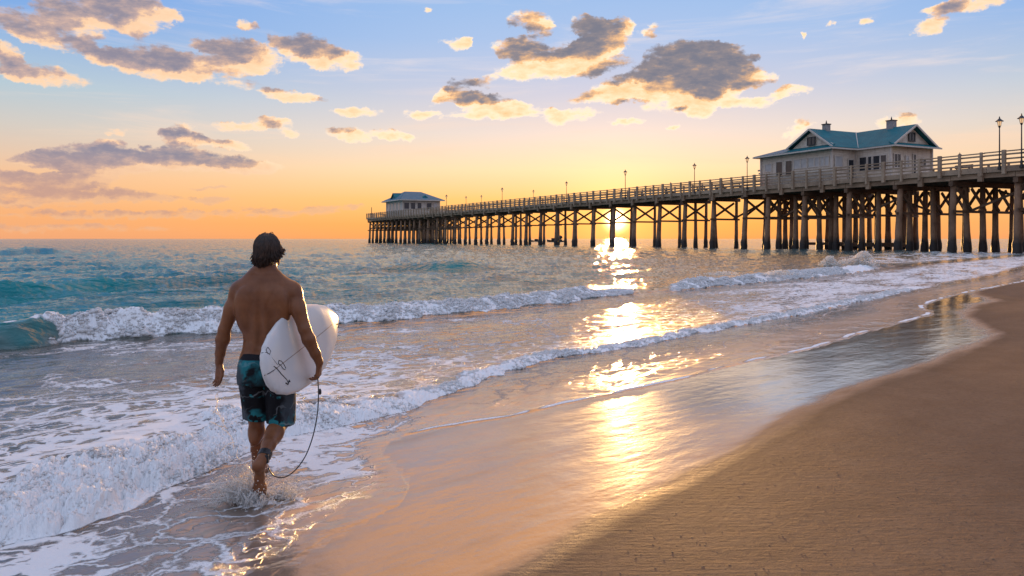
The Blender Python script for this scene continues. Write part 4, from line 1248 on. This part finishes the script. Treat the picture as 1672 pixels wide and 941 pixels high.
# skin
m, t, p = material('tanned skin'); M['skin'] = m
oc = objcoord(t)
n = t.noise(oc, 9, 5, .6)
c_ = t.mix(t.rng(n, .3, .7), (.155, .055, .021), (.25, .098, .040))
t.put(p.inputs['Base Color'], c_)
t.put(p.inputs['Roughness'], t.rng(t.noise(oc, 14, 4, .6), .35, .65, .28, .52))
p.inputs['Subsurface Weight'].default_value = .08; p.inputs['Specular IOR Level'].default_value = .35
p.inputs['Subsurface Radius'].default_value = (1, .35, .2)
p.inputs['Subsurface Scale'].default_value = .01
bump(t, p, t.noise(oc, 160, 3, .6), .25, .002)
# shorts cloth: dark with teal panels and pale swirls
m, t, p = material('patterned board shorts cloth'); M['shorts'] = m
oc = objcoord(t)
x_, y_, z_ = t.xyz(oc)
wn = t.vm('SCALE', t.vm('SUBTRACT', t.noise(oc, 5, 3, .6, out=1), (.5, .5, .5)), scale=.25)
q = t.vm('ADD', oc, wn)
qx, qy, qz = t.xyz(q)
top = t.m('MULTIPLY', t.m('MULTIPLY', t.rng(qz, .74, .80), t.rng(qx, .03, -.03)), t.rng(t.noise(q, 6, 3, .5), .40, .50))
hem = t.m('MULTIPLY', t.rng(qz, .56, .53), t.rng(t.noise(q, 14, 2, .5), .50, .56))
mid = t.m('MULTIPLY', t.m('MULTIPLY', t.rng(qz, .64, .66), t.rng(qz, .74, .70)), t.rng(t.noise(q, 12, 3, .5), .56, .6))
side = t.rng(t.m('ABSOLUTE', t.m('SUBTRACT', qx, .012)), .12, .15)
c_ = t.mix(t.m('MAXIMUM', t.m('MAXIMUM', top, hem), mid), (.007, .008, .011), (.02, .19, .22))
c_ = t.mix(t.m('MULTIPLY', side, t.rng(t.noise(q, 4, 3, .5), .45, .55)), c_, (.055, .07, .085))
wvn = t.new('ShaderNodeTexWave', wave_type='RINGS'); t.put(wvn.inputs['Vector'], q); wvn.inputs['Scale'].default_value = 3.0; wvn.inputs['Distortion'].default_value = 5.0; wvn.inputs['Detail'].default_value = 2
line = t.m('MULTIPLY', t.rng(wvn.outputs['Fac'], .955, .985), t.rng(t.noise(q, 5, 2, .5), .50, .6))
c_ = t.mix(t.m('MULTIPLY', line, .3), c_, (.45, .50, .52))
c_ = t.mix(t.rng(z_, .915, .92), c_, (.012, .012, .016))
t.put(p.inputs['Base Color'], c_); p.inputs['Roughness'].default_value = .75; p.inputs['Specular IOR Level'].default_value = .2
bump(t, p, t.noise(t.mapping(oc, scale=(1, 1, .35)), 22, 4, .55), .8, .012)
M['hair'] = simple('dark brown hair', (.034, .016, .008), .55, var=.8, sc=40)
M['rubber'] = simple('black rubber', (.012, .012, .014), .4)
M['board'] = simple('white surfboard', (.66, .65, .64), .22, var=.04, sc=2)
M['stringer'] = simple('stringer wood', (.16, .09, .05), .4)

MX, MY = -1.718, 5.57
man = empty('person', (MX, MY, 0))
tag(man, 'shirtless surfer in teal and black shorts walking in shallow water with a board', 'person')
B = Field((-.47, -.46, -.06), (.50, .60, 1.86), .0055)
# torso as a stack of ovals
TZ = np.array([.74, .82, .90, .97, 1.04, 1.10, 1.18, 1.26, 1.33, 1.39, 1.44, 1.475, 1.50])
TA = np.array([.150, .172, .172, .160, .150, .152, .166, .182, .190, .188, .160, .115, .075])
TB = np.array([.105, .118, .115, .105, .098, .098, .104, .110, .112, .105, .085, .070, .062])
TX = np.array([0, 0, 0, -.004, -.008, -.012, -.014, -.014, -.012, -.008, -.005, -.003, -.002])
TY = np.array([.0, -.005, -.005, .0, .005, .005, .0, -.004, -.006, -.008, -.010, -.010, -.008])
def torso(x, y, z):
    zz = z.ravel()
    a, b, cx_, cy_ = (np.interp(zz, TZ, q).astype(np.float32)[None, None, :] for q in (TA, TB, TX, TY))
    r = ((np.abs(x - cx_) / a) ** 2.35 + (np.abs(y - cy_) / b) ** 2.35) ** (1 / 2.35)
    d = (r - 1) * np.minimum(a, b)
    return np.maximum(d, np.maximum(.74 - z, z - 1.50))
B.union(torso, (-.2, -.13, .74), (.2, .13, 1.5), .01)
for sg in (-1, 1):
    ox = -.012
    B.cone((ox + sg * .03, -.015, 1.54), (ox + sg * .150, -.018, 1.425), .046, .040, .035)          # trapezius
    B.cone((ox + sg * .10, .02, 1.45), (ox + sg * .175, .01, 1.40), .05, .055, .03)
    B.ell((ox + sg * .115, -.083, 1.33), (.062, .030, .085), (0, sg * -.25, 0), .03)                   # shoulder blade
    B.ell((ox + sg * .135, -.050, 1.22), (.050, .052, .12), (0, sg * .18, 0), .035)                   # lat
    B.cone((ox + sg * .036, -.078, 1.00), (ox + sg * .030, -.088, 1.30), .028, .020, .022)             # erector
    B.ell((sg * .082, -.055, .86), (.085, .085, .095), (0, 0, 0), .03)                                # glute
B.cone((-.010, -.118, 1.02), (-.012, -.128, 1.44),   .017, .013, .022, 'carve')                              # spine furrow
B.cone((-.11, -.128, 1.40), (-.05, -.126, 1.26), .006, .004, .02, 'carve')
B.cone((.085, -.128, 1.40), (.03, -.126, 1.26), .006, .004, .02, 'carve')
B.chain([(-.006, -.012, 1.46), (.0, .0, 1.54), (.004, .012, 1.63)], [.066, .060, .058], .03)
# head turned a little to the right
hy = R(28); fx, fy = math.sin(hy), math.cos(hy)
def hp(f, s_, z): return (.006 + fx * f + fy * s_, .022 + fy * f - fx * s_, 1.665 + z)
B.ell(hp(-.008, 0, .014), (.071, .090, .095), (0, 0, -hy), .02)
B.ell(hp(.035, 0, -.045), (.056, .062, .070), (0, 0, -hy), .03)
B.ell(hp(.068, 0, -.088), (.030, .026, .026), (0, 0, -hy), .02)                                         # chin
B.cone(hp(.088, 0, .0), hp(.113, 0, -.030), .011, .014, .012)                                            # nose
B.ell(hp(.078, 0, .022), (.052, .016, .012), (0, 0, -hy), .015)                                          # brow
B.ell(hp(.084, 0, -.060), (.026, .012, .010), (0, 0, -hy), .01)                                          # lips
for sg in (-1, 1):
    B.ell(hp(.088, sg * .030, .005), (.014, .012, .009), (0, 0, -hy), .01, 'carve')
    B.ell(hp(-.002, sg * .077, -.008), (.011, .020, .033), (0, 0, -hy + sg * .35), .006)                 # ear
# left arm, hanging
B.ell((-.193, -.004, 1.375), (.060, .064, .075), (0, .35, 0), .03)
B.chain([(-.190, -.002, 1.385), (-.232, -.010, 1.27), (-.288, -.018, 1.115)], [.058, .053, .041], .02)
B.ell((-.238, -.028, 1.255), (.045, .043, .085), (0, .35, 0), .02); B.ell((-.225, .018, 1.24), (.036, .036, .075), (0, .35, 0), .02)
B.chain([(-.288, -.018, 1.115), (-.306, -.006, 1.045), (-.332, .025, .945), (-.348, .045, .872)], [.041, .045, .034, .0275], .015)
B.ell((-.290, .004, 1.055), (.036, .036, .06), (0, .2, 0), .015)
# right arm, holding the board
B.ell((.188, -.004, 1.375), (.060, .064, .075), (0, -.35, 0), .03)
B.chain([(.188, -.002, 1.385), (.226, -.022, 1.27), (.278, -.045, 1.125)], [.058, .053, .042], .02)
B.ell((.232, -.045, 1.255), (.045, .043, .085), (0, -.3, 0), .02); B.ell((.228, .008, 1.25), (.036, .036, .075), (0, -.3, 0), .02)
B.chain([(.278, -.045, 1.125), (.306, -.040, 1.05), (.348, -.022, .95), (.372, -.008, .885)], [.042, .046, .035, .0285], .015)
# hands
def hand(F_, wrist, palm_dir, wdir, curl, spread, bends, thumb, lens=(.072, .080, .076, .060)):
    wr = Vector(wrist); pd = Vector(palm_dir).normalized(); wd = Vector(wdir).normalized(); cu = Vector(curl).normalized()
    kn = wr + pd * .088
    for i, o_ in enumerate((.030, .010, -.010, -.029)):
        F_.cone(tuple(wr + pd * .012 + wd * o_ * .45), tuple(kn + wd * o_), .0135, .0120, .012)
        p0 = kn + wd * o_; d = pd + wd * o_ * spread
        ang_ = 0
        for j, fr in enumerate((.45, .31, .24)):
            ang_ += bends[j]
            dd = (d * math.cos(ang_) + cu * math.sin(ang_)).normalized()
            p1 = p0 + dd * lens[i] * fr
            r0 = (.0098, .0088, .0080)[j] * (1 if i < 3 else .9)
            F_.cone(tuple(p0), tuple(p1), r0, r0 * .92, .004)
            p0 = p1
    th = [wr + pd * .022 + wd * .024] + [wr + pd * a + wd * b + cu * c2 for a, b, c2 in thumb]
    rr = [.0155, .0125, .0108, .0095]
    for i in range(len(th) - 1): F_.cone(tuple(th[i]), tuple(th[i + 1]), rr[i], rr[i + 1], .008)
hand(B, (-.348, .045, .872), (-.02, .06, -1), (.80, -.60, 0), (-.6, -.8, 0), 2.2, (.22, .35, .3), [(.050, .046, .004), (.080, .054, .010), (.104, .053, .018)], (.074, .082, .078, .062))
hand(B, (.372, -.008, .885), (-.10, .10, -1), (.12, .95, 0), (-1, 0, 0), 1.0, (.45, .95, .6), [(.050, .040, .010), (.085, .050, .020), (.105, .050, .040)])
# legs: left leg forward and straight, right leg pushing off behind
B.chain([(-.088, .0, .90), (-.094, .02, .70), (-.086, .050, .485)], [.092, .080, .056], .03)
B.chain([(-.086, .050, .485), (-.094, .085, .38), (-.122, .175, .23), (-.146, .262, .11)], [.055, .054, .042, .036], .02)
B.ell((-.094, .058, .375), (.051, .045, .088), (-.35, 0, 0), .02)
B.chain([(-.146, .255, .10), (-.146, .235, .045)], [.036, .034], .015)
B.chain([(-.146, .25, .05), (-.150, .37, .035), (-.150, .47, .02)], [.038, .040, .024], .02)
B.chain([(.088, .0, .90), (.092, .03, .70), (.082, .050, .455)], [.094, .084, .060], .03)
B.chain([(.082, .045, .455), (.076, -.06, .415), (.070, -.175, .355), (.062, -.285, .285)], [.058, .058, .046, .036], .02)
B.ell((.078, -.065, .395), (.056, .095, .050), (.55, 0, 0), .02)
# right foot: heel up, sole to the camera, toes on the sand
B.ell((.042, -.318, .252), (.037, .040, .044), (.3, 0, 0), .02)
B.cone((.062, -.285, .285), (.046, -.305, .25), .034, .036, .02)
B.chain([(.045, -.292, .235), (.038, -.272, .16), (.030, -.252, .085)], [.036, .031, .038], .02)
B.chain([(.022, -.252, .085), (.018, -.236, .065)], [.032, .034], .02); B.chain([(.05, -.252, .095), (.052, -.240, .068)], [.026, .026], .02)
for i, (tx_, r_) in enumerate(((-.004, .0135), (.018, .0105), (.035, .0100), (.050, .0095), (.064, .0088))):
    B.chain([(tx_, -.245, .062 + .002 * i), (tx_, -.222, .034), (tx_, -.200, .018)], [r_, r_, r_ * .9], .006)
B.build('body', M['skin'], man, 2)

# shorts
S = Field((-.26, -.22, .40), (.27, .24, 1.0), .0055)
def hip(x, y, z):
    zz = z.ravel()
    a = np.interp(zz, [.70, .80, .88, .955], [.195, .198, .190, .166]).astype(np.float32)[None, None, :]
    b = np.interp(zz, [.70, .80, .88, .955], [.125, .145, .140, .112]).astype(np.float32)[None, None, :]
    r = ((np.abs(x) / a) ** 2.2 + (np.abs(y + .008) / b) ** 2.2) ** (1 / 2.2)
    return np.maximum((r - 1) * np.minimum(a, b), np.maximum(.74 - z, z - .955))
S.union(hip, (-.2, -.15, .74), (.2, .15, .955), .006)
for sg in (-1, 1): S.ell((sg * .080, -.075, .855), (.085, .078, .095), (0, 0, 0), .03)
def leg(x0, y0, z0, r0, x1, y1, z1, r1):
    def fn(x, y, z):
        t_ = (z0 - z) / (z0 - z1)
        cx_ = x0 + (x1 - x0) * t_; cy_ = y0 + (y1 - y0) * t_; rr = r0 + (r1 - r0) * t_
        th = np.arctan2(y - cy_, x - cx_)
        rr = rr * (1 + .030 * t_ * np.sin(th * 5 + z * 9) + .018 * np.sin(th * 9 - z * 22) * t_)
        return np.maximum(np.sqrt((x - cx_) ** 2 + ((y - cy_) * .95) ** 2) - rr, np.maximum(z1 + .008 * np.sin(th * 2) - z, z - z0))
    S.union(fn, (min(x0, x1) - .14, min(y0, y1) - .15, z1), (max(x0, x1) + .14, max(y0, y1) + .15, z0), .012)
leg(-.092, -.005, .80, .106, -.088, .040, .478, .084)
leg(.092, -.005, .80, .108, .098, .026, .452, .098)
S.carve(lambda x, y, z: np.maximum(np.sqrt((x + .088) ** 2 + (y - .04) ** 2) - .072, z - .53) + 0 * x, (-.17, -.06, .42), (0, .14, .53), .004)
S.carve(lambda x, y, z: np.maximum(np.sqrt((x - .098) ** 2 + (y - .026) ** 2) - .086, z - .53) + 0 * x, (.0, -.08, .42), (.2, .14, .53), .004)
S.build('shorts', M['shorts'], man, 1)

# hair: a cap with many locks running down from the crown
Hf = Field((-.15, -.15, 1.48), (.17, .19, 1.84), .005)
Hf.ell((.004, .008, 1.688), (.081, .094, .090), (0, 0, -hy), .02)
Hf.ell((-.004, -.034, 1.625), (.060, .050, .078), (0, 0, -.1), .03)
Hf.ell(hp(.10, 0, -.035), (.075, .050, .075), (0, 0, -hy), .015, 'carve')
hair = Hf.build('hair', M['hair'], man, 2)
hl = MB(); rr = random.Random(11)
for i in range(760):
    a = rr.uniform(-2.35, 2.35); a0 = -math.pi / 2 - hy * .6 + a                  # all round except the face
    facing = abs(a) / 2.35
    end = 1.56 - .02 * rr.random() + facing ** 2 * .085 + rr.uniform(0, .05)
    pts = []; rad = []
    ph = rr.uniform(0, 6.28); am = rr.uniform(.004, .018); lift = rr.uniform(.0, .013)
    th0 = rr.uniform(.1, .9)
    zt = 1.688 + .094 * math.cos(th0)
    n_ = 9
    flip = rr.uniform(.0, .030) * (1.6 if (a < -1.0 or a > 1.0) else .8)
    for k in range(n_):
        u = k / (n_ - 1)
        z_ = zt + (end - zt) * u ** 1.1
        zz = (z_ - 1.688) / .096
        if z_ > 1.688: rad_ = math.sqrt(max(0, 1 - zz * zz))
        else: rad_ = 1 - .40 * min(1, (1.688 - z_) / .14) ** 1.4
        ax_ = .083 * rad_ + lift * u + flip * max(0, u - .80) * 4.0
        ay_ = .096 * rad_ + lift * u + flip * max(0, u - .80) * 4.0
        aa = a0 + .10 * math.sin(ph + u * 4) * u
        pts.append((.002 + ax_ * math.cos(aa), .004 + ay_ * math.sin(aa) - .012 * max(0, 1.68 - z_) / .1, z_ + am * math.sin(ph + u * 5) * .5))
        rad.append(.0048 * (1 - .75 * u) + .0008)
    hl.tube(pts, rad, 4)
for x0, dx_ in ((-.022, .02), (.018, .026), (.03, .015)):
    hl.tube([(x0 + dx_ * k / 5, -.0 + .005 * k, 1.779 + .018 * math.sin(math.pi * k / 5)) for k in range(6)], [.002, .0018, .0016, .0014, .0012, .0008], 4)
hl.build('hair_lock', M['hair'], hair, smooth=True)
# sunglasses seen from behind at the right temple
gl = MB()
gl.tube([hp(-.005, .080, .012), hp(.05, .078, .016), hp(.085, .066, .014)], .0035, 5)
gl.tube([hp(.088, .062, .004), hp(.098, .040, .004), hp(.108, .0, .008), hp(.098, -.040, .004), hp(.088, -.062, .004)], .013, 6)
gl.build('sunglasses', M['rubber'], man)
# ankle cuff of the leash
cf = MB(); c0 = Vector((.066, -.250, .305)); ax_ = Vector((.05, .88, .45)).normalized()
cf.tube([c0 - ax_ * .024, c0 - ax_ * .022, c0 + ax_ * .022, c0 + ax_ * .024], [.040, .046, .047, .041], 16)
cf.box(.082, .106, -.306, -.276, .262, .318); 
o = cf.build('leash_cuff', M['rubber'], None, bevel=.003); o.location = (MX, MY, 0)
tag(o, 'black leash cuff strapped round the surfer\'s lifted right ankle', 'ankle cuff')
cd = MB()
def wp(px, py, Y): return Vector(((px - CX) / FPX * Y, Y, CAMH - (py - HY) / FPX * Y))
ctl = [wp(519, 618, 5.53), wp(520, 640, 5.50), wp(519, 668, 5.48), wp(515, 695, 5.46), wp(508, 722, 5.44), wp(497, 748, 5.42), wp(480, 770, 5.38), wp(462, 780, 5.34), wp(446, 776, 5.30), wp(437, 762, 5.26)]
cp = []
for i in range(len(ctl) - 1):
    p0, p1, p2, p3 = ctl[max(i - 1, 0)], ctl[i], ctl[i + 1], ctl[min(i + 2, len(ctl) - 1)]
    for k in range(5):
        u = k / 5; cp.append(.5 * ((2 * p1) + (p2 - p0) * u + (2 * p0 - 5 * p1 + 4 * p2 - p3) * u * u + (3 * p1 - p0 - 3 * p2 + p3) * u ** 3))
cd.tube(cp, .0042, 6); o = cd.build('surf_leash', M['rubber'], None, smooth=True)
sw = MB(); q_ = wp(522.5, 640, 5.48); sw.tube([q_ + Vector((0, 0, .022)), q_ + Vector((0, 0, .01)), q_ - Vector((0, 0, .012)), q_ - Vector((0, 0, .02))], [.004, .010, .010, .004], 8); sw.build('swivel', M['rubber'], o)
tag(o, 'thin black leash cord looping from the surfer\'s hand down to his ankle', 'surf leash')

# surfboard
P0 = Vector((-1.575, 5.05, .882)); P1 = Vector((-1.392, 6.50, 1.120))
ax = (P1 - P0).normalized(); BL = (P1 - P0).length
up0 = Vector((-.26, -.10, 1)); wdir = (up0 - ax * up0.dot(ax)).normalized(); nd = ax.cross(wdir).normalized()   # nd points to the right and towards the camera
sb = empty('surfboard', P0); sb.matrix_world = Matrix((( *[ax[0], wdir[0], nd[0]], P0[0]), (ax[1], wdir[1], nd[1], P0[1]), (ax[2], wdir[2], nd[2], P0[2]), (0, 0, 0, 1)))
tag(sb, 'white surfboard with thin dark stringer held under the surfer\'s right arm', 'surfboard')
TT = [0, .008, .03, .07, .14, .25, .38, .50, .62, .74, .84, .92, .97, 1]
HWt = [0, .062, .118, .165, .212, .252, .270, .268, .246, .200, .148, .086, .038, 0.0]
def hw_(t_): return float(np.interp(t_, TT, HWt))
def rock(t_): return .035 * max(0, t_ - .6) ** 2 / .16 * -1
us = np.unique(np.concatenate([np.linspace(0, 1, 60), np.array(TT), [.003, .015, .99]])) 
from math import cos, sin, pi
bm_ = MB(); nn = 28; vs = []
ks = np.interp(us, TT, HWt)
# smooth the outline
for _ in range(2): ks[1:-1] = .25 * ks[:-2] + .5 * ks[1:-1] + .25 * ks[2:]
for t_, hw in zip(us, ks):
    th_ = .031 * min(1, (hw / .16)) ** .7 + .001
    for k in range(nn):
        a = 2 * pi * k / nn
        c_, s_ = cos(a), sin(a)
        w_ = hw * math.copysign(abs(c_) ** .8, c_); h_ = th_ * math.copysign(abs(s_) ** .75, s_)
        vs.append((t_ * BL, w_, h_ + rock(t_)))
nu = len(us)
bm_.add(vs, [(i * nn + k, i * nn + (k + 1) % nn, (i + 1) * nn + (k + 1) % nn, (i + 1) * nn + k) for i in range(nu - 1) for k in range(nn)])
deck_ = bm_.build('board_body', M['board'], sb, smooth=True)
st = MB()
for i in range(2, nu - 3):
    a, b_ = us[i], us[i + 1]
    za = .031 * min(1, ks[i] / .16) ** .7 + .0015 + rock(a); zb = .031 * min(1, ks[i + 1] / .16) ** .7 + .0015 + rock(b_)
    st.add([(a * BL, -.0022, za), (a * BL, .0022, za), (b_ * BL, .0022, zb), (b_ * BL, -.0022, zb)], [(0, 1, 2, 3)])
st.build('stringer', M['stringer'], sb)
def surf(u_, w_):
    hw = float(np.interp(u_ / BL, us, ks)); th_ = .031 * min(1, hw / .16) ** .7 + .001
    c_ = min(1, abs(w_) / max(hw, 1e-3)) ** (1 / .8); return th_ * (max(0, 1 - c_ * c_)) ** .375 + rock(u_ / BL)
def wire(pts, r, name, mat='rubber'):
    w_ = MB(); r *= .62; w_.tube([(a, b_, surf(a, b_) + r * .7) for a, b_ in pts], r, 5); return w_.build(name, M[mat], sb)
wire([(.055, .135), (.085, .125), (.10, .105), (.128, .118), (.118, .150), (.092, .140), (.088, .115)], .0035, 'fin_plug')
wire([(.10, .108), (.13, .05), (.155, .012)], .0016, 'fin_cord')
wire([(.100, .022), (.125, .0), (.165, -.055), (.215, -.110), (.225, -.135)], .0042, 'fin_plug')
wire([(.165, .018), (.185, .034), (.215, .020), (.235, -.010), (.245, -.040), (.228, -.046), (.205, -.030), (.190, .0), (.165, .018)], .0035, 'fin_plug')
wire([(.19, -.125), (.215, -.145), (.245, -.125), (.250, -.140)], .006, 'fin_plug')
wire([(.0, .0), (.03, .0), (.09, .0)], .005, 'leash_plug'); 
lp_ = MB(); lp_.lathe([(.009, .0), (.009, .012), (.004, .014)], 10, (.012, 0)); lp_.build('leash_plug', M['trim'], sb)
for i, (u_, w_) in enumerate(((BL - .20, .055), (BL - .16, -.03), (BL - .135, -.035), (BL - .15, -.06), (BL - .12, -.055))):
    mk = MB(); z_ = surf(u_, w_) + .0015; mk.add([(u_ - .014, w_ - .003, z_), (u_ + .014, w_ - .006, z_), (u_ + .010, w_ + .007, z_), (u_ - .012, w_ + .004, z_)], [(0, 1, 2, 3)]); mk.build('printed_mark', M['rubber'], sb)

# splashes
m, t, p = material('splash water'); M['splash'] = m
p.inputs['Base Color'].default_value = (.88, .88, .88, 1); p.inputs['Roughness'].default_value = .2
p.inputs['IOR'].default_value = 1.45
def add_translucent(t, p, f, c_=(.9, .88, .84, 1)):
    tl = t.new('ShaderNodeBsdfTranslucent'); tl.inputs[0].default_value = c_
    mx = t.new('ShaderNodeMixShader'); mx.inputs[0].default_value = f
    t.l.new(p.outputs[0], mx.inputs[1]); t.l.new(tl.outputs[0], mx.inputs[2])
    t.l.new(mx.outputs[0], [n for n in t.n if n.type == 'OUTPUT_MATERIAL'][0].inputs['Surface'])
add_translucent(t, p, .68)
rs = random.Random(5)
sp = MB()
ICO = None
def drop(mb, c, r, st_=(1, 1, 1)):
    v = [(0, 0, 1), (.894, 0, .447), (.276, .851, .447), (-.724, .526, .447), (-.724, -.526, .447), (.276, -.851, .447), (.724, .526, -.447), (-.276, .851, -.447), (-.894, 0, -.447), (-.276, -.851, -.447), (.724, -.526, -.447), (0, 0, -1)]
    f = [(0, 1, 2), (0, 2, 3), (0, 3, 4), (0, 4, 5), (0, 5, 1), (1, 6, 2), (2, 7, 3), (3, 8, 4), (4, 9, 5), (5, 10, 1), (2, 6, 7), (3, 7, 8), (4, 8, 9), (5, 9, 10), (1, 10, 6), (6, 11, 7), (7, 11, 8), (8, 11, 9), (9, 11, 10), (10, 11, 6)]
    mb.add([(c[0] + r * st_[0] * a, c[1] + r * st_[1] * b_, c[2] + r * st_[2] * d_) for a, b_, d_ in v], f)
FX, FY = MX + .03, MY - .22
def strand(mb, p0, vel, tmax, r, wob=.01):
    pts = []; rad = []; n_ = 10
    ph = [rs.uniform(0, 6) for _ in range(3)]
    for k in range(n_):
        tt = tmax * k / (n_ - 1)
        pts.append((p0[0] + vel[0] * tt + wob * math.sin(ph[0] + k * .9), p0[1] + vel[1] * tt + wob * math.sin(ph[1] + k), max(.004, p0[2] + vel[2] * tt - 4.9 * tt * tt + wob * .6 * math.sin(ph[2] + k * 1.2))))
        rad.append(r * (1 - .75 * k / n_) * rs.uniform(.6, 1.3))
    mb.tube(pts, rad, 5)
    return pts[-1]
for i in range(420):
    a = rs.uniform(0, 6.28); rr_ = rs.uniform(.03, .19)
    base = (FX + rr_ * math.cos(a) * 1.2, FY + rr_ * math.sin(a), .008)
    if math.sin(a * 3 + 1) + rs.uniform(-1, 1) < -.1: continue
    v = rs.uniform(.1, .8); up = rs.uniform(.3, 1.35) * (1.5 if math.cos(a) < -.2 else 1.0)
    e = strand(sp, base, (v * math.cos(a), v * math.sin(a) * .6, up), up / 4.9 * rs.uniform(.5, 1.0), rs.uniform(.002, .0062), .010)
    for _ in range(2): drop(sp, (e[0] + rs.uniform(-.03, .03), e[1], e[2] + rs.uniform(-.01, .04)), rs.uniform(.0015, .004))
for i in range(80):   # longer streaks thrown to the left behind the foot
    base = (FX - rs.uniform(0, .15), FY - rs.uniform(-.1, .12), .01)
    strand(sp, base, (-rs.uniform(.5, 1.6), -rs.uniform(-.2, .6), rs.uniform(.6, 1.7)), rs.uniform(.12, .26), rs.uniform(.003, .006), .014)
for i in range(1100):
    a = rs.uniform(0, 6.28); q_ = abs(rs.gauss(0, .16))
    drop(sp, (FX - .04 + q_ * math.cos(a) * 1.3, FY + q_ * math.sin(a), .01 + abs(rs.gauss(0, .10)) * (1.3 if math.cos(a) < 0 else .8)), rs.uniform(.0012, .0048))
o = sp.build('water_splash', M['splash'], None, smooth=True); tag(o, kind='stuff')
# thin curling strings of water falling from the left hand
dr = MB()
for (x0, y0, x1, y1) in ((352, 642, 362, 690), (356, 640, 350, 675), (362, 690, 385, 735), (350, 672, 372, 700), (385, 735, 398, 760), (372, 700, 345, 690), (380, 722, 350, 745)):
    pts = []
    ph = rs.uniform(0, 6)
    for k in range(12):
        u = k / 11; pts.append(wp(x0 + (x1 - x0) * u + 3.2 * math.sin(ph + u * 7), y0 + (y1 - y0) * u + 2.5 * math.sin(ph * 2 + u * 9), 5.6 + .03 * math.sin(u * 5)))
    dr.tube(pts, [.0026 * rs.uniform(.5, 1.2) for _ in pts], 5)
for i in range(70): drop(dr, wp(rs.uniform(345, 395), rs.uniform(645, 790), 5.6 + rs.uniform(-.1, .1)), rs.uniform(.0015, .0035))
o = dr.build('water_drops', M['splash'], None, smooth=True); tag(o, kind='stuff')
# spray thrown up where the breaker meets the shallows
m, t, p = material('sea spray'); M['spray'] = m
p.inputs['Base Color'].default_value = (.95, .93, .9, 1); p.inputs['Roughness'].default_value = .5; add_translucent(t, p, .7)
sy = MB()
for (cx_, n_, wx, hz_) in ((1352, 420, 15, 16), (1405, 760, 22, 24), (1385, 260, 28, 12), (1270, 240, 30, 8), (1180, 160, 30, 6)):
    for i in range(n_):
        dx_ = rs.gauss(0, wx * .45); hh_ = hz_ * rs.random() ** 1.3 * math.exp(-(dx_ / wx) ** 2)
        base = 440 if cx_ > 1300 else 455
        Y_ = (46 if cx_ > 1300 else 33) + rs.uniform(-.7, .7)
        pz = wp(cx_ + dx_ + hh_ * .25, base - 6 - hh_, Y_)
        drop(sy, pz, rs.uniform(.018, .055) * (Y_ / 46), (1.3, 1, .8))
o = sy.build('sea_spray', M['spray'], None, smooth=True); tag(o, kind='stuff')
